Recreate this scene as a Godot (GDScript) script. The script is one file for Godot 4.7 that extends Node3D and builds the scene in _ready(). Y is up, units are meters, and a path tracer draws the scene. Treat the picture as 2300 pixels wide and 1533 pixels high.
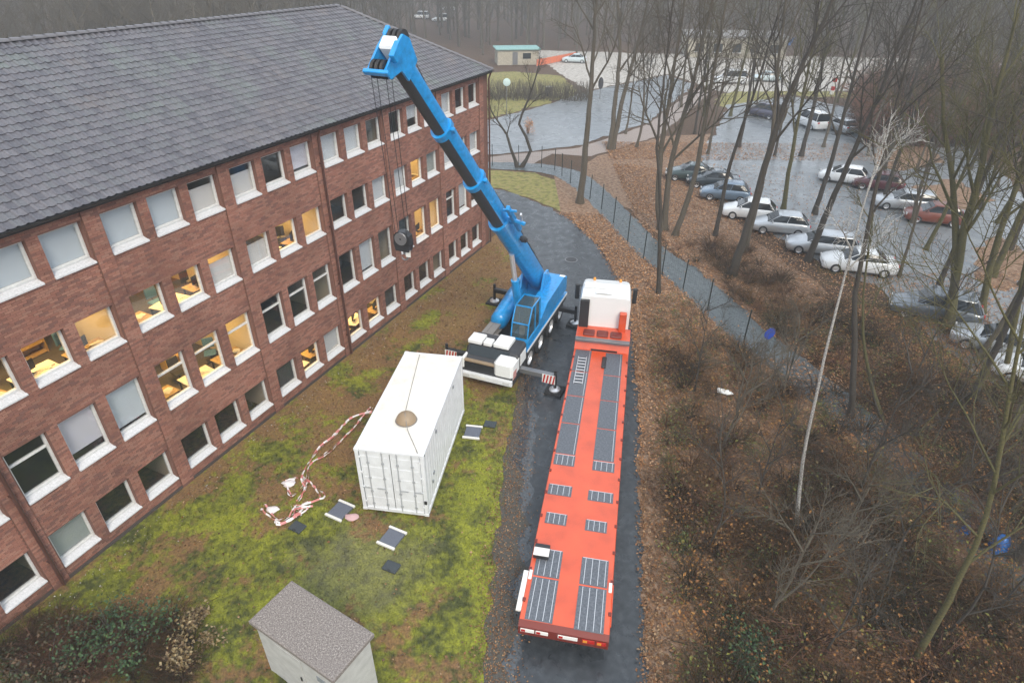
extends Node3D
# An office building, a crane truck, a white container and a red low-loader on a wet winter day, seen from a drone.

const FOCAL := 1403.18   # in pixels of the 2300 x 1533 photograph
const EYE := Vector3(0, 17.285, 0)
var cam_basis := Basis.from_euler(Vector3(deg_to_rad(-32.246), 0, deg_to_rad(0.527)))
var used := {}
var M := {}
var rng := RandomNumberGenerator.new()

# ---------------------------------------------------------------- mesh builder
class MB:
	var v := PackedVector3Array()
	var n := PackedVector3Array()
	var c := PackedColorArray()
	var t := PackedVector2Array()
	var col := Color(1, 1, 1)
	var coloured := false
	var xf := Transform3D.IDENTITY

	func put(a: Vector3, na: Vector3) -> void:
		v.append(xf * a)
		n.append((xf.basis * na).normalized())
		c.append(col)

	func trin(a: Vector3, b: Vector3, d: Vector3, na: Vector3, nb: Vector3, nd: Vector3) -> void:
		put(a, na)
		put(d, nd)
		put(b, nb)

	func tri(a: Vector3, b: Vector3, d: Vector3) -> void:   # counter-clockwise seen from outside
		var k := (b - a).cross(d - a)
		if k.length_squared() < 1e-16:
			return
		trin(a, b, d, k, k, k)

	func quad(a: Vector3, b: Vector3, d: Vector3, e: Vector3) -> void:
		tri(a, b, d)
		tri(a, d, e)

	func quad_out(a: Vector3, b: Vector3, d: Vector3, e: Vector3, ctr: Vector3) -> void:
		var k := (d - a).cross(e - b)
		if k.dot((a + b + d + e) * 0.25 - ctr) >= 0.0:
			quad(a, b, d, e)
		else:
			quad(e, d, b, a)

	func box(ctr: Vector3, size: Vector3, bas := Basis.IDENTITY, bev := 0.0) -> void:
		var h := size * 0.5
		bev = minf(bev, minf(h.x, minf(h.y, h.z)) * 0.9)
		var p := func(s: Vector3, ax: int) -> Vector3:
			var q := Vector3.ZERO
			for i in 3:
				q[i] = s[i] * (h[i] - (0.0 if i == ax else bev))
			return ctr + bas * q
		for ax in 3:
			var u := (ax + 1) % 3
			var w := (ax + 2) % 3
			for sg in [-1.0, 1.0]:
				var q := []
				for k in [[-1.0, -1.0], [1.0, -1.0], [1.0, 1.0], [-1.0, 1.0]]:
					var s := Vector3.ZERO
					s[ax] = sg
					s[u] = k[0]
					s[w] = k[1]
					q.append(p.call(s, ax))
				quad_out(q[0], q[1], q[2], q[3], ctr)
		if bev <= 0.0:
			return
		for ax in 3:   # edges that run along ax
			var u := (ax + 1) % 3
			var w := (ax + 2) % 3
			for a in [-1.0, 1.0]:
				for b in [-1.0, 1.0]:
					var s0 := Vector3.ZERO
					s0[u] = a
					s0[w] = b
					var s1 := s0
					s0[ax] = -1.0
					s1[ax] = 1.0
					quad_out(p.call(s0, u), p.call(s1, u), p.call(s1, w), p.call(s0, w), ctr)
		for a in [-1.0, 1.0]:
			for b in [-1.0, 1.0]:
				for d in [-1.0, 1.0]:
					var s := Vector3(a, b, d)
					var q0: Vector3 = p.call(s, 0)
					var q1: Vector3 = p.call(s, 1)
					var q2: Vector3 = p.call(s, 2)
					if (q1 - q0).cross(q2 - q0).dot(q0 - ctr) >= 0.0:
						tri(q0, q1, q2)
					else:
						tri(q0, q2, q1)

	func ranged(a: Vector3, b: Vector3, bev := 0.0) -> void:
		box((a + b) * 0.5, (b - a).abs(), Basis.IDENTITY, bev)

	func tube(pts: Array, rads: Array, sides: int, caps := true) -> void:
		var ref := Vector3.UP
		var d0: Vector3 = (pts[1] - pts[0]).normalized()
		if absf(d0.dot(ref)) > 0.9:
			ref = Vector3.RIGHT
		var x := d0.cross(ref).normalized()
		var last := []
		var lastn := []
		for i in pts.size():
			var d: Vector3 = (pts[mini(i + 1, pts.size() - 1)] - pts[maxi(i - 1, 0)]).normalized()
			x = (x - d * x.dot(d)).normalized()
			var y := d.cross(x)
			var ring := []
			var rn := []
			for k in sides:
				var a := TAU * k / sides
				var o := x * cos(a) + y * sin(a)
				ring.append(pts[i] + o * rads[i])
				rn.append(o)
			if i > 0:
				for k in sides:
					var k2 := (k + 1) % sides
					trin(last[k], last[k2], ring[k2], lastn[k], lastn[k2], rn[k2])
					trin(last[k], ring[k2], ring[k], lastn[k], rn[k2], rn[k])
			if caps and (i == 0 or i == pts.size() - 1):
				for k in sides:
					var k2 := (k + 1) % sides
					if i == 0:
						tri(pts[i], ring[k2], ring[k])
					else:
						tri(pts[i], ring[k], ring[k2])
			last = ring
			lastn = rn

	func bar(a: Vector3, b: Vector3, r: float, sides := 6) -> void:
		tube([a, b], [r, r], sides)

	func beam(a: Vector3, b: Vector3, w: float, h: float, bev := 0.0) -> void:   # a box from a to b
		var d := (b - a).normalized()
		var up := Vector3.UP if absf(d.y) < 0.95 else Vector3.RIGHT
		var x := up.cross(d).normalized()
		box((a + b) * 0.5, Vector3(w, h, (b - a).length()), Basis(x, d.cross(x), d), bev)

	func lathe(prof: Array, seg: int, bas := Basis.IDENTITY, at := Vector3.ZERO) -> void:   # prof of Vector2(radius, y)
		if prof[prof.size() - 1].y < prof[0].y:
			prof = prof.duplicate()
			prof.reverse()
		for i in prof.size() - 1:
			var p: Vector2 = prof[i]
			var q: Vector2 = prof[i + 1]
			var nn := Vector2(q.y - p.y, p.x - q.x).normalized()
			for k in seg:
				var a := TAU * k / seg
				var b := TAU * (k + 1) / seg
				var pa := Vector3(cos(a), 0, sin(a))
				var pb := Vector3(cos(b), 0, sin(b))
				var up := Vector3.UP
				var A := at + bas * (pa * p.x + up * p.y)
				var B := at + bas * (pb * p.x + up * p.y)
				var C := at + bas * (pb * q.x + up * q.y)
				var D := at + bas * (pa * q.x + up * q.y)
				var na := bas * (pa * nn.x + up * nn.y)
				var nb := bas * (pb * nn.x + up * nn.y)
				trin(A, C, B, na, nb, nb)
				trin(A, D, C, na, na, nb)

	func prism(poly: PackedVector2Array, z0: float, z1: float, at := Transform3D.IDENTITY) -> void:
		var q := poly
		if z0 > z1:
			var sw := z0
			z0 = z1
			z1 = sw
		if Geometry2D.is_polygon_clockwise(q):
			q.reverse()
		var idx := Geometry2D.triangulate_polygon(q)
		if idx.is_empty(): print("not triangulated: ", q.size(), " ", q[0])
		var P := func(i: int, z: float) -> Vector3: return at * Vector3(q[i].x, q[i].y, z)
		for i in range(0, idx.size(), 3):
			var a := idx[i]
			var b := idx[i + 1]
			var d := idx[i + 2]
			if (q[b] - q[a]).cross(q[d] - q[a]) < 0.0:
				var s := b
				b = d
				d = s
			tri(P.call(a, z1), P.call(b, z1), P.call(d, z1))
			tri(P.call(a, z0), P.call(d, z0), P.call(b, z0))
		for i in q.size():
			var j := (i + 1) % q.size()
			quad(P.call(i, z0), P.call(j, z0), P.call(j, z1), P.call(i, z1))

	func loft(rings: Array, closed := true) -> void:   # rings of points in the same order
		var ctr := Vector3.ZERO
		for r in rings:
			for p in r:
				ctr += p / float(rings.size() * r.size())
		for i in rings.size() - 1:
			var m: int = rings[i].size()
			for k in m:
				var k2 := (k + 1) % m
				quad_out(rings[i][k], rings[i][k2], rings[i + 1][k2], rings[i + 1][k], ctr)
		if closed:
			for e in [rings[0], rings[rings.size() - 1]]:
				var mid := Vector3.ZERO
				for p in e:
					mid += p / float(e.size())
				for k in e.size():
					var a: Vector3 = e[k]
					var b: Vector3 = e[(k + 1) % e.size()]
					if (a - mid).cross(b - mid).dot(mid - ctr) >= 0.0:
						tri(mid, a, b)
					else:
						tri(mid, b, a)

	func smooth(angle := 50.0) -> void:   # share normals between faces that meet at less than this angle
		var at := {}
		var lim := cos(deg_to_rad(angle))
		for i in v.size():
			var k := v[i].snapped(Vector3.ONE * 0.002)
			if not at.has(k):
				at[k] = PackedInt32Array()
			at[k].append(i)
		var m := PackedVector3Array()
		m.resize(v.size())
		for k in at:
			for i in at[k]:
				var s := Vector3.ZERO
				for j in at[k]:
					if n[i].dot(n[j]) > lim:
						s += n[j]
				m[i] = s.normalized()
		n = m

	func mesh() -> ArrayMesh:
		var a := []
		a.resize(Mesh.ARRAY_MAX)
		a[Mesh.ARRAY_VERTEX] = v
		a[Mesh.ARRAY_NORMAL] = n
		if coloured:
			a[Mesh.ARRAY_COLOR] = c
		if t.size() == v.size():
			a[Mesh.ARRAY_TEX_UV] = t
		var m := ArrayMesh.new()
		m.add_surface_from_arrays(Mesh.PRIMITIVE_TRIANGLES, a)
		return m

# ---------------------------------------------------------------- helpers
func ray(px: float, py: float) -> Vector3:
	return cam_basis * Vector3((px - 1150.0) / FOCAL, -(py - 766.5) / FOCAL, -1.0)

func gp(px: float, py: float, h := 0.0) -> Vector3:   # where the line of sight meets the level h
	var d := ray(px, py)
	return EYE + d * ((h - EYE.y) / d.y)

func wallp(px: float, py: float, base: Vector3) -> Vector3:   # where it meets the upright plane through base that faces the camera
	var d := ray(px, py)
	var k := Vector3(base.x, 0, base.z).normalized()
	return EYE + d * (Vector3(base.x, 0, base.z).length() / Vector3(d.x, 0, d.z).dot(k))

func to_px(p: Vector3) -> Vector2:
	var q := cam_basis.inverse() * (p - EYE)
	return Vector2(1150.0 + FOCAL * q.x / -q.z, 766.5 - FOCAL * q.y / -q.z)

func numbered(called: String) -> String:
	if not used.has(called):
		used[called] = 0
		return called
	used[called] += 1
	return "%s_%03d" % [called, used[called]]

func tag(o: Node, label: String, category: String, group := "", kind := "") -> void:
	if label: o.set_meta("label", label)
	if category: o.set_meta("category", category)
	if group: o.set_meta("group", group)
	if kind: o.set_meta("kind", kind)

func thing(called: String, label: String, category: String, at := Vector3.ZERO, turn := 0.0, group := "") -> Node3D:
	var o := Node3D.new()
	o.name = numbered(called)
	add_child(o)
	o.position = at
	o.rotation.y = turn
	tag(o, label, category, group)
	return o

func shape(m: Mesh, called: String, material: Material, parent: Node) -> MeshInstance3D:
	var o := MeshInstance3D.new()
	o.mesh = m
	o.material_override = material
	o.name = called if parent != self else numbered(called)
	parent.add_child(o, true)
	return o

func part(mb: MB, called: String, material: Material, parent: Node) -> MeshInstance3D:
	return shape(mb.mesh(), called, material, parent)

func boxpart(a: Vector3, b: Vector3, called: String, material: Material, parent: Node, bev := 0.0) -> MeshInstance3D:
	var m := MB.new()
	m.ranged(a, b, bev)
	return part(m, called, material, parent)

func multi(m: Mesh, where: Array, cols: Array, called: String, material: Material, parent: Node) -> MultiMeshInstance3D:
	var mm := MultiMesh.new()
	mm.transform_format = MultiMesh.TRANSFORM_3D
	mm.use_colors = cols.size() > 0
	mm.mesh = m
	mm.instance_count = where.size()
	for i in where.size():
		mm.set_instance_transform(i, where[i])
		if cols.size():
			mm.set_instance_color(i, cols[i])
	var o := MultiMeshInstance3D.new()
	o.multimesh = mm
	o.material_override = material
	o.name = called if parent != self else numbered(called)
	o.set_meta("kind", "stuff")
	parent.add_child(o, true)
	return o

func lin(r: float, g: float, b: float) -> Color:
	return Color(r, g, b).linear_to_srgb()

func mat(c: Color, rough := 0.8, metal := 0.0) -> StandardMaterial3D:   # c is a real-world, linear colour
	var m := StandardMaterial3D.new()
	m.albedo_color = c.linear_to_srgb()
	m.roughness = rough
	m.metallic = metal
	return m

func noise(seed_: int, freq: float, oct := 3) -> FastNoiseLite:
	var f := FastNoiseLite.new()
	f.seed = seed_
	f.frequency = freq
	f.fractal_octaves = oct
	f.noise_type = FastNoiseLite.TYPE_SIMPLEX_SMOOTH
	return f

func noise_tex(seed_: int, freq: float, oct: int, lo: float, hi: float, gamma := 1.0, size := 512) -> ImageTexture:
	var im := noise(seed_, freq, oct).get_seamless_image(size, size)
	im.convert(Image.FORMAT_L8)
	var d := im.get_data()
	var lut := PackedByteArray()
	for i in 256:
		lut.append(clampi(int(255.0 * (lo + (hi - lo) * pow(i / 255.0, gamma))), 0, 255))
	for i in d.size():
		d[i] = lut[d[i]]
	return ImageTexture.create_from_image(Image.create_from_data(size, size, false, Image.FORMAT_L8, d))

func ramp_tex(seed_: int, freq: float, oct: int, cols: Array, size := 512, grain := 0.0) -> ImageTexture:   # linear colours along the noise
	var im := noise(seed_, freq, oct).get_seamless_image(size, size)
	im.convert(Image.FORMAT_L8)
	var gr := noise(seed_ + 9, 0.35, 2).get_seamless_image(size, size)
	gr.convert(Image.FORMAT_L8)
	var d := im.get_data()
	var g := gr.get_data()
	var lut := PackedColorArray()
	for i in 256:
		var k := i / 255.0 * (cols.size() - 1)
		var j := mini(int(k), cols.size() - 2)
		lut.append((cols[j] as Color).lerp(cols[j + 1], k - j).linear_to_srgb())
	var o := PackedByteArray()
	o.resize(size * size * 3)
	for i in d.size():
		var c := lut[d[i]]
		var f := 255.0 * (1.0 + grain * (g[i] / 127.5 - 1.0))
		o[i * 3] = clampi(int(c.r * f), 0, 255)
		o[i * 3 + 1] = clampi(int(c.g * f), 0, 255)
		o[i * 3 + 2] = clampi(int(c.b * f), 0, 255)
	return ImageTexture.create_from_image(Image.create_from_data(size, size, false, Image.FORMAT_RGB8, o))

func tri_mat(m: StandardMaterial3D, tex: Texture2D, metres: float, rough_tex: Texture2D = null) -> StandardMaterial3D:
	m.albedo_texture = tex
	m.uv1_triplanar = true
	m.uv1_world_triplanar = true
	m.uv1_scale = Vector3.ONE / metres
	if rough_tex:
		m.roughness_texture = rough_tex
		m.roughness = 1.0
	return m

func vcol(rough := 0.85) -> StandardMaterial3D:
	var m := StandardMaterial3D.new()
	m.vertex_color_use_as_albedo = true
	m.roughness = rough
	return m

func spline(pts: Array, step: float) -> Array:   # Catmull-Rom through Vector3 points
	var o := []
	for i in pts.size() - 1:
		var a: Vector3 = pts[maxi(i - 1, 0)]
		var b: Vector3 = pts[i]
		var c: Vector3 = pts[i + 1]
		var d: Vector3 = pts[mini(i + 2, pts.size() - 1)]
		var m := maxi(1, int(b.distance_to(c) / step))
		for k in m:
			o.append(b.cubic_interpolate(c, a, d, float(k) / m))
	o.append(pts[pts.size() - 1])
	return o

func sheet(poly: Array, y: float, called: String, material: Material, thick := 0.0) -> MeshInstance3D:   # a flat area of ground
	var q := PackedVector2Array()
	for p in poly:
		q.append(Vector2(p.x, -p.z))
	var m := MB.new()
	m.prism(q, y - maxf(thick, 0.003), y, Transform3D(Basis(Vector3.RIGHT, Vector3.FORWARD, Vector3.UP), Vector3.ZERO))
	var o := part(m, called, material, self)
	o.set_meta("kind", "structure")
	return o

# ---------------------------------------------------------------- set-up
func _ready() -> void:
	rng.seed = 7
	set_view()
	make_materials()
	make_ground()
	make_building()
	make_container()
	make_kiosk()
	make_trailer()
	make_tractor()
	make_crane()
	make_fence()
	make_cars()
	make_trees()
	make_site()
	make_clutter()
	make_greenery()

func set_view() -> void:
	var cam := Camera3D.new()
	cam.name = "camera"
	cam.position = EYE
	cam.basis = cam_basis
	cam.fov = rad_to_deg(2.0 * atan(766.5 / FOCAL))
	cam.far = 1500.0
	add_child(cam)
	cam.current = true
	var sky := ProceduralSkyMaterial.new()
	sky.sky_top_color = lin(0.76, 0.85, 0.97)
	sky.sky_horizon_color = lin(0.86, 0.93, 1.02)
	sky.sky_curve = 0.25
	sky.ground_bottom_color = lin(0.25, 0.25, 0.25)
	sky.ground_horizon_color = lin(0.5, 0.52, 0.53)
	var env := Environment.new()
	env.background_mode = Environment.BG_SKY
	env.sky = Sky.new()
	env.sky.sky_material = sky
	env.tonemap_mode = Environment.TONE_MAPPER_LINEAR
	env.tonemap_exposure = 1.7
	env.fog_enabled = true
	env.fog_density = 0.0012
	env.fog_light_color = lin(0.80, 0.84, 0.88)
	env.sdfgi_enabled = true
	env.ssao_enabled = true
	env.ssil_enabled = true
	var we := WorldEnvironment.new()
	we.name = "environment"
	we.environment = env
	add_child(we)
	var sun := DirectionalLight3D.new()
	sun.name = "sun"
	sun.light_energy = 0.5
	sun.light_color = Color(1.0, 0.96, 0.90)
	sun.light_angular_distance = 20.0
	sun.shadow_enabled = true
	sun.rotation_degrees = Vector3(-42, 18, 0)
	add_child(sun)

func make_materials() -> void:
	var grain := noise_tex(3, 0.08, 4, 0.72, 1.0)
	var fine := noise_tex(5, 0.3, 2, 0.78, 1.0)
	var dirt := noise_tex(11, 0.015, 5, 0.86, 1.0)
	M.asphalt = tri_mat(mat(Color(1, 1, 1)), ramp_tex(21, 0.03, 5, [Color(0.020, 0.024, 0.028), Color(0.034, 0.039, 0.044), Color(0.055, 0.062, 0.068)], 512, 0.25), 5.0, noise_tex(22, 0.012, 4, 0.16, 0.52))
	M.wet_asphalt = tri_mat(mat(Color(1, 1, 1)), ramp_tex(23, 0.02, 5, [Color(0.13, 0.138, 0.145), Color(0.18, 0.192, 0.20), Color(0.23, 0.245, 0.255)], 1024, 0.35), 18.0, noise_tex(24, 0.006, 5, 0.18, 0.40))  # albedo raised so the pale sky reflection is in the colour
	M.path = tri_mat(mat(Color(1, 1, 1)), ramp_tex(25, 0.03, 5, [Color(0.05, 0.062, 0.066), Color(0.085, 0.10, 0.104), Color(0.11, 0.125, 0.125)], 512, 0.2), 4.0, noise_tex(26, 0.014, 4, 0.2, 0.6))
	M.sand = tri_mat(mat(Color(1, 1, 1), 0.9), ramp_tex(27, 0.02, 5, [Color(0.22, 0.19, 0.155), Color(0.38, 0.35, 0.31), Color(0.52, 0.49, 0.45)], 512, 0.15), 7.0)
	M.verge = tri_mat(mat(Color(1, 1, 1), 0.9), ramp_tex(28, 0.018, 6, [Color(0.075, 0.065, 0.03), Color(0.13, 0.12, 0.035), Color(0.20, 0.185, 0.045), Color(0.25, 0.20, 0.075), Color(0.17, 0.12, 0.06)], 1024, 0.45), 12.0)
	M.soil = tri_mat(mat(Color(1, 1, 1), 0.9), ramp_tex(29, 0.04, 5, [Color(0.018, 0.011, 0.006), Color(0.05, 0.027, 0.012), Color(0.105, 0.054, 0.022), Color(0.06, 0.037, 0.018)], 512, 0.35), 4.5)
	M.leafbed = tri_mat(mat(Color(1, 1, 1), 0.85), ramp_tex(30, 0.022, 6, [Color(0.05, 0.030, 0.018), Color(0.14, 0.080, 0.045), Color(0.22, 0.125, 0.068), Color(0.27, 0.185, 0.125), Color(0.15, 0.11, 0.045)], 1024, 0.5), 9.0)
	M.gravel = tri_mat(mat(Color(1, 1, 1), 0.8), ramp_tex(31, 0.12, 3, [Color(0.025, 0.024, 0.022), Color(0.07, 0.065, 0.055), Color(0.11, 0.095, 0.075)], 512, 0.4), 2.5)
	M.kerb = tri_mat(mat(Color(0.34, 0.30, 0.24), 0.85), grain, 2.0)
	M.paving = tri_mat(mat(Color(0.36, 0.29, 0.25), 0.7), fine, 2.0)
	# building
	M.core = tri_mat(mat(Color(0.25, 0.12, 0.088), 0.9), grain, 1.2)
	M.brick = vcol(0.88)
	tri_mat(M.brick, noise_tex(41, 0.05, 4, 0.70, 1.0), 0.9)
	M.plinth = tri_mat(mat(Color(0.10, 0.08, 0.07), 0.9), grain, 1.0)
	M.tiles = []
	for c in [Color(0.135, 0.127, 0.142), Color(0.162, 0.152, 0.165), Color(0.112, 0.106, 0.120), Color(0.145, 0.142, 0.152)]:
		M.tiles.append(tri_mat(mat(c, 0.36), noise_tex(42 + M.tiles.size(), 0.04, 3, 0.75, 1.0, 1.0, 256), 0.7))
	M.tile_many = vcol(0.36)
	tri_mat(M.tile_many, noise_tex(47, 0.04, 3, 0.75, 1.0, 1.0, 256), 0.7)
	M.deck = mat(Color(0.03, 0.028, 0.03), 0.9)
	M.ridge = tri_mat(mat(Color(0.19, 0.18, 0.19), 0.5), grain, 0.6)
	M.white = tri_mat(mat(Color(0.78, 0.78, 0.76), 0.45), noise_tex(44, 0.02, 4, 0.86, 1.0, 1.0, 256), 0.8)
	M.sill = tri_mat(mat(Color(0.76, 0.76, 0.77), 0.4), noise_tex(45, 0.03, 4, 0.78, 1.0, 0.7, 256), 0.6)
	M.gutter = mat(Color(0.03, 0.027, 0.026), 0.4, 0.3)
	M.pipe = mat(Color(0.075, 0.032, 0.024), 0.45)
	M.glass = mat(Color(0.05, 0.07, 0.08), 0.02)
	M.glass.transparency = BaseMaterial3D.TRANSPARENCY_ALPHA
	M.glass.albedo_color.a = 0.10
	M.blind_grey = mat(Color(0.72, 0.76, 0.79), 0.8)
	M.blind_blue = mat(Color(0.68, 0.75, 0.80), 0.8)
	M.blind_lilac = mat(Color(0.72, 0.71, 0.78), 0.8)
	M.blind_white = mat(Color(0.80, 0.78, 0.75), 0.8)
	M.blind_green = mat(Color(0.40, 0.45, 0.43), 0.8)
	M.added_dark_blind = mat(Color(0.035, 0.05, 0.055), 0.7)  # added blind, keeps the lit room from showing in windows that look dark
	M.room = mat(Color(0.62, 0.55, 0.42), 0.85)
	M.carpet = tri_mat(mat(Color(0.13, 0.115, 0.10), 0.95), fine, 1.0)
	M.beech = tri_mat(mat(Color(0.52, 0.36, 0.16), 0.5), noise_tex(46, 0.02, 3, 0.8, 1.0, 1.0, 256), 0.8)
	M.office_dark = mat(Color(0.035, 0.033, 0.035), 0.6)
	M.office_blue = mat(Color(0.07, 0.18, 0.34), 0.7)
	M.office_yellow = mat(Color(0.72, 0.50, 0.10), 0.7)
	M.paper = mat(Color(0.75, 0.74, 0.70), 0.8)
	M.lamp = mat(Color(0.9, 0.85, 0.7), 0.5)
	M.lamp.emission_enabled = true
	M.lamp.emission = Color(1.0, 0.82, 0.5)
	M.lamp.emission_energy_multiplier = 1.6
	# vehicles and objects
	M.box_white = tri_mat(mat(Color(0.78, 0.80, 0.82), 0.5), noise_tex(51, 0.012, 5, 0.90, 1.0, 0.6), 3.0)
	M.box_roof = tri_mat(mat(Color(0.82, 0.79, 0.72), 0.55), noise_tex(52, 0.01, 5, 0.88, 1.0, 0.6), 3.5)
	M.box_line = mat(Color(0.22, 0.24, 0.26), 0.6)
	M.rubber = mat(Color(0.018, 0.018, 0.019), 0.8)
	M.black = mat(Color(0.022, 0.022, 0.024), 0.5)
	M.steel = tri_mat(mat(Color(0.34, 0.34, 0.35), 0.4, 0.6), grain, 0.8)
	M.alu = mat(Color(0.70, 0.70, 0.71), 0.35, 0.7)
	M.rust_tan = tri_mat(mat(Color(0.40, 0.29, 0.18), 0.5), grain, 0.5)
	M.tread = tri_mat(mat(Color(0.15, 0.165, 0.19), 0.5), noise_tex(53, 0.03, 4, 0.7, 1.0), 1.5)
	M.red = tri_mat(mat(Color(0.74, 0.098, 0.030), 0.34), noise_tex(54, 0.008, 6, 0.80, 1.0, 0.6), 6.0)
	M.red.clearcoat_enabled = true
	M.red.clearcoat = 0.4
	M.red.clearcoat_roughness = 0.25
	M.dark_red = mat(Color(0.16, 0.02, 0.012), 0.5)
	M.blue = tri_mat(mat(Color(0.008, 0.33, 0.78), 0.32), noise_tex(55, 0.02, 5, 0.70, 1.0, 0.6), 2.5)
	M.blue.clearcoat_enabled = true
	M.blue.clearcoat = 0.5
	M.blue.clearcoat_roughness = 0.15
	M.boom_dark = tri_mat(mat(Color(0.05, 0.055, 0.065), 0.5), grain, 1.5)
	M.truck_white = mat(Color(0.80, 0.81, 0.80), 0.3)
	M.deck_grey = tri_mat(mat(Color(0.33, 0.31, 0.29), 0.6), grain, 1.0)
	M.tinted = mat(Color(0.012, 0.018, 0.02), 0.05)
	M.cab_glass = mat(Color(0.05, 0.075, 0.08), 0.03)
	M.cab_glass.transparency = BaseMaterial3D.TRANSPARENCY_ALPHA
	M.cab_glass.albedo_color.a = 0.72
	M.car_glass = mat(Color(0.014, 0.018, 0.022), 0.05)
	M.lamp_red = mat(Color(0.45, 0.015, 0.01), 0.25)
	M.lamp_clear = mat(Color(0.6, 0.6, 0.6), 0.12)
	M.amber = mat(Color(0.7, 0.28, 0.03), 0.3)
	M.concrete = tri_mat(mat(Color(0.52, 0.52, 0.50), 0.85), dirt, 2.5)
	M.kiosk_roof = tri_mat(mat(Color(1, 1, 1), 0.9), ramp_tex(56, 0.18, 3, [Color(0.10, 0.085, 0.075), Color(0.19, 0.165, 0.15), Color(0.23, 0.205, 0.19), Color(0.40, 0.36, 0.32)], 512, 0.45), 6.0)
	M.bark = tri_mat(mat(Color(1, 1, 1), 0.9), ramp_tex(61, 0.06, 4, [Color(0.045, 0.036, 0.027), Color(0.105, 0.085, 0.062), Color(0.16, 0.15, 0.10)], 256, 0.3), 0.8)
	M.bark_dark = tri_mat(mat(Color(1, 1, 1), 0.9), ramp_tex(62, 0.06, 4, [Color(0.022, 0.018, 0.015), Color(0.055, 0.045, 0.036), Color(0.085, 0.075, 0.05)], 256, 0.3), 0.8)
	M.bark_moss = tri_mat(mat(Color(1, 1, 1), 0.9), ramp_tex(63, 0.04, 4, [Color(0.04, 0.034, 0.02), Color(0.085, 0.075, 0.032), Color(0.14, 0.13, 0.04)], 256, 0.3), 0.8)
	M.bark_birch = tri_mat(mat(Color(1, 1, 1), 0.7), ramp_tex(64, 0.05, 4, [Color(0.03, 0.026, 0.022), Color(0.05, 0.045, 0.04), Color(0.10, 0.09, 0.08), Color(0.60, 0.57, 0.52), Color(0.70, 0.67, 0.61), Color(0.74, 0.71, 0.65)], 256, 0.2), 0.5)
	M.bark_birch.uv1_scale = Vector3(1.2, 5.0, 1.2)
	M.leaf = vcol(0.6)
	M.grass = vcol(0.8)
	M.grass.backlight_enabled = true
	M.grass.backlight = Color(0.18, 0.2, 0.05)
	M.twig = vcol(0.9)
	M.fence = mat(Color(0.02, 0.03, 0.028), 0.5)
	M.cream = tri_mat(mat(Color(0.46, 0.42, 0.33), 0.8), dirt, 4.0)
	M.teal = mat(Color(0.22, 0.40, 0.38), 0.5)
	M.net = mat(Color(0.62, 0.16, 0.07), 0.8)
	M.skip_blue = mat(Color(0.06, 0.16, 0.40), 0.5)
	M.mirror_pale = mat(Color(0.55, 0.68, 0.64), 0.1)
	M.panel = tri_mat(mat(Color(0.17, 0.19, 0.24), 0.55), grain, 0.6)
	M.slate = tri_mat(mat(Color(0.06, 0.075, 0.085), 0.6), grain, 0.6)
	M.tape = vcol(0.4)
	M.sack = mat(Color(0.70, 0.66, 0.66), 0.5)
	M.rag = mat(Color(0.55, 0.36, 0.36), 0.9)
	M.sign_blue = mat(Color(0.03, 0.08, 0.45), 0.4)
	M.tarp = mat(Color(0.015, 0.13, 0.42), 0.4)
	M.worn = tri_mat(mat(Color(1, 1, 1)), ramp_tex(65, 0.05, 5, [Color(0.035, 0.04, 0.044), Color(0.07, 0.078, 0.086), Color(0.10, 0.11, 0.122)], 512, 0.25), 3.0, noise_tex(66, 0.02, 4, 0.15, 0.5))
	M.bar = mat(Color(0.42, 0.44, 0.46), 0.45, 0.2)
	M.carrier_dark = tri_mat(mat(Color(0.055, 0.055, 0.06), 0.5), grain, 1.0)

# ---------------------------------------------------------------- ground
var road_l := [Vector3(-1.0, 0, -2.0), Vector3(-0.72, 0, -9.62), Vector3(-0.58, 0, -12.99), Vector3(-0.43, 0, -15.82), Vector3(0.03, 0, -20.82), Vector3(0.33, 0, -24.1), Vector3(0.7, 0, -30.5), Vector3(0.62, 0, -36.3), Vector3(0.2, 0, -42.0), Vector3(-0.7, 0, -46.4), Vector3(-2.6, 0, -49.0), Vector3(-6, 0, -50.2), Vector3(-16, 0, -51.0)]
var road_r := [Vector3(3.2, 0, -2.0), Vector3(3.81, 0, -9.66), Vector3(4.33, 0, -13.04), Vector3(4.93, 0, -16.98), Vector3(5.76, 0, -22.47), Vector3(6.4, 0, -28.24), Vector3(6.6, 0, -33.92), Vector3(5.9, 0, -39.94), Vector3(4.2, 0, -44.91), Vector3(1.68, 0, -48.6), Vector3(-1.2, 0, -51.4), Vector3(-6, 0, -53.6), Vector3(-16, 0, -54.6)]
var path_l := [Vector3(-14, 0, -58.6), Vector3(-2, 0, -57.2), Vector3(1.89, 0, -56.47), Vector3(4.29, 0, -54.3), Vector3(6.27, 0, -47.85), Vector3(7.91, 0, -39.98), Vector3(9.25, 0, -35.82), Vector3(10.52, 0, -31.75), Vector3(11.3, 0, -28.5), Vector3(12.5, 0, -25.6), Vector3(14.0, 0, -21.6), Vector3(15.0, 0, -18.0), Vector3(15.5, 0, -15.8), Vector3(15.6, 0, -12.8), Vector3(15.2, 0, -4.0)]
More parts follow.
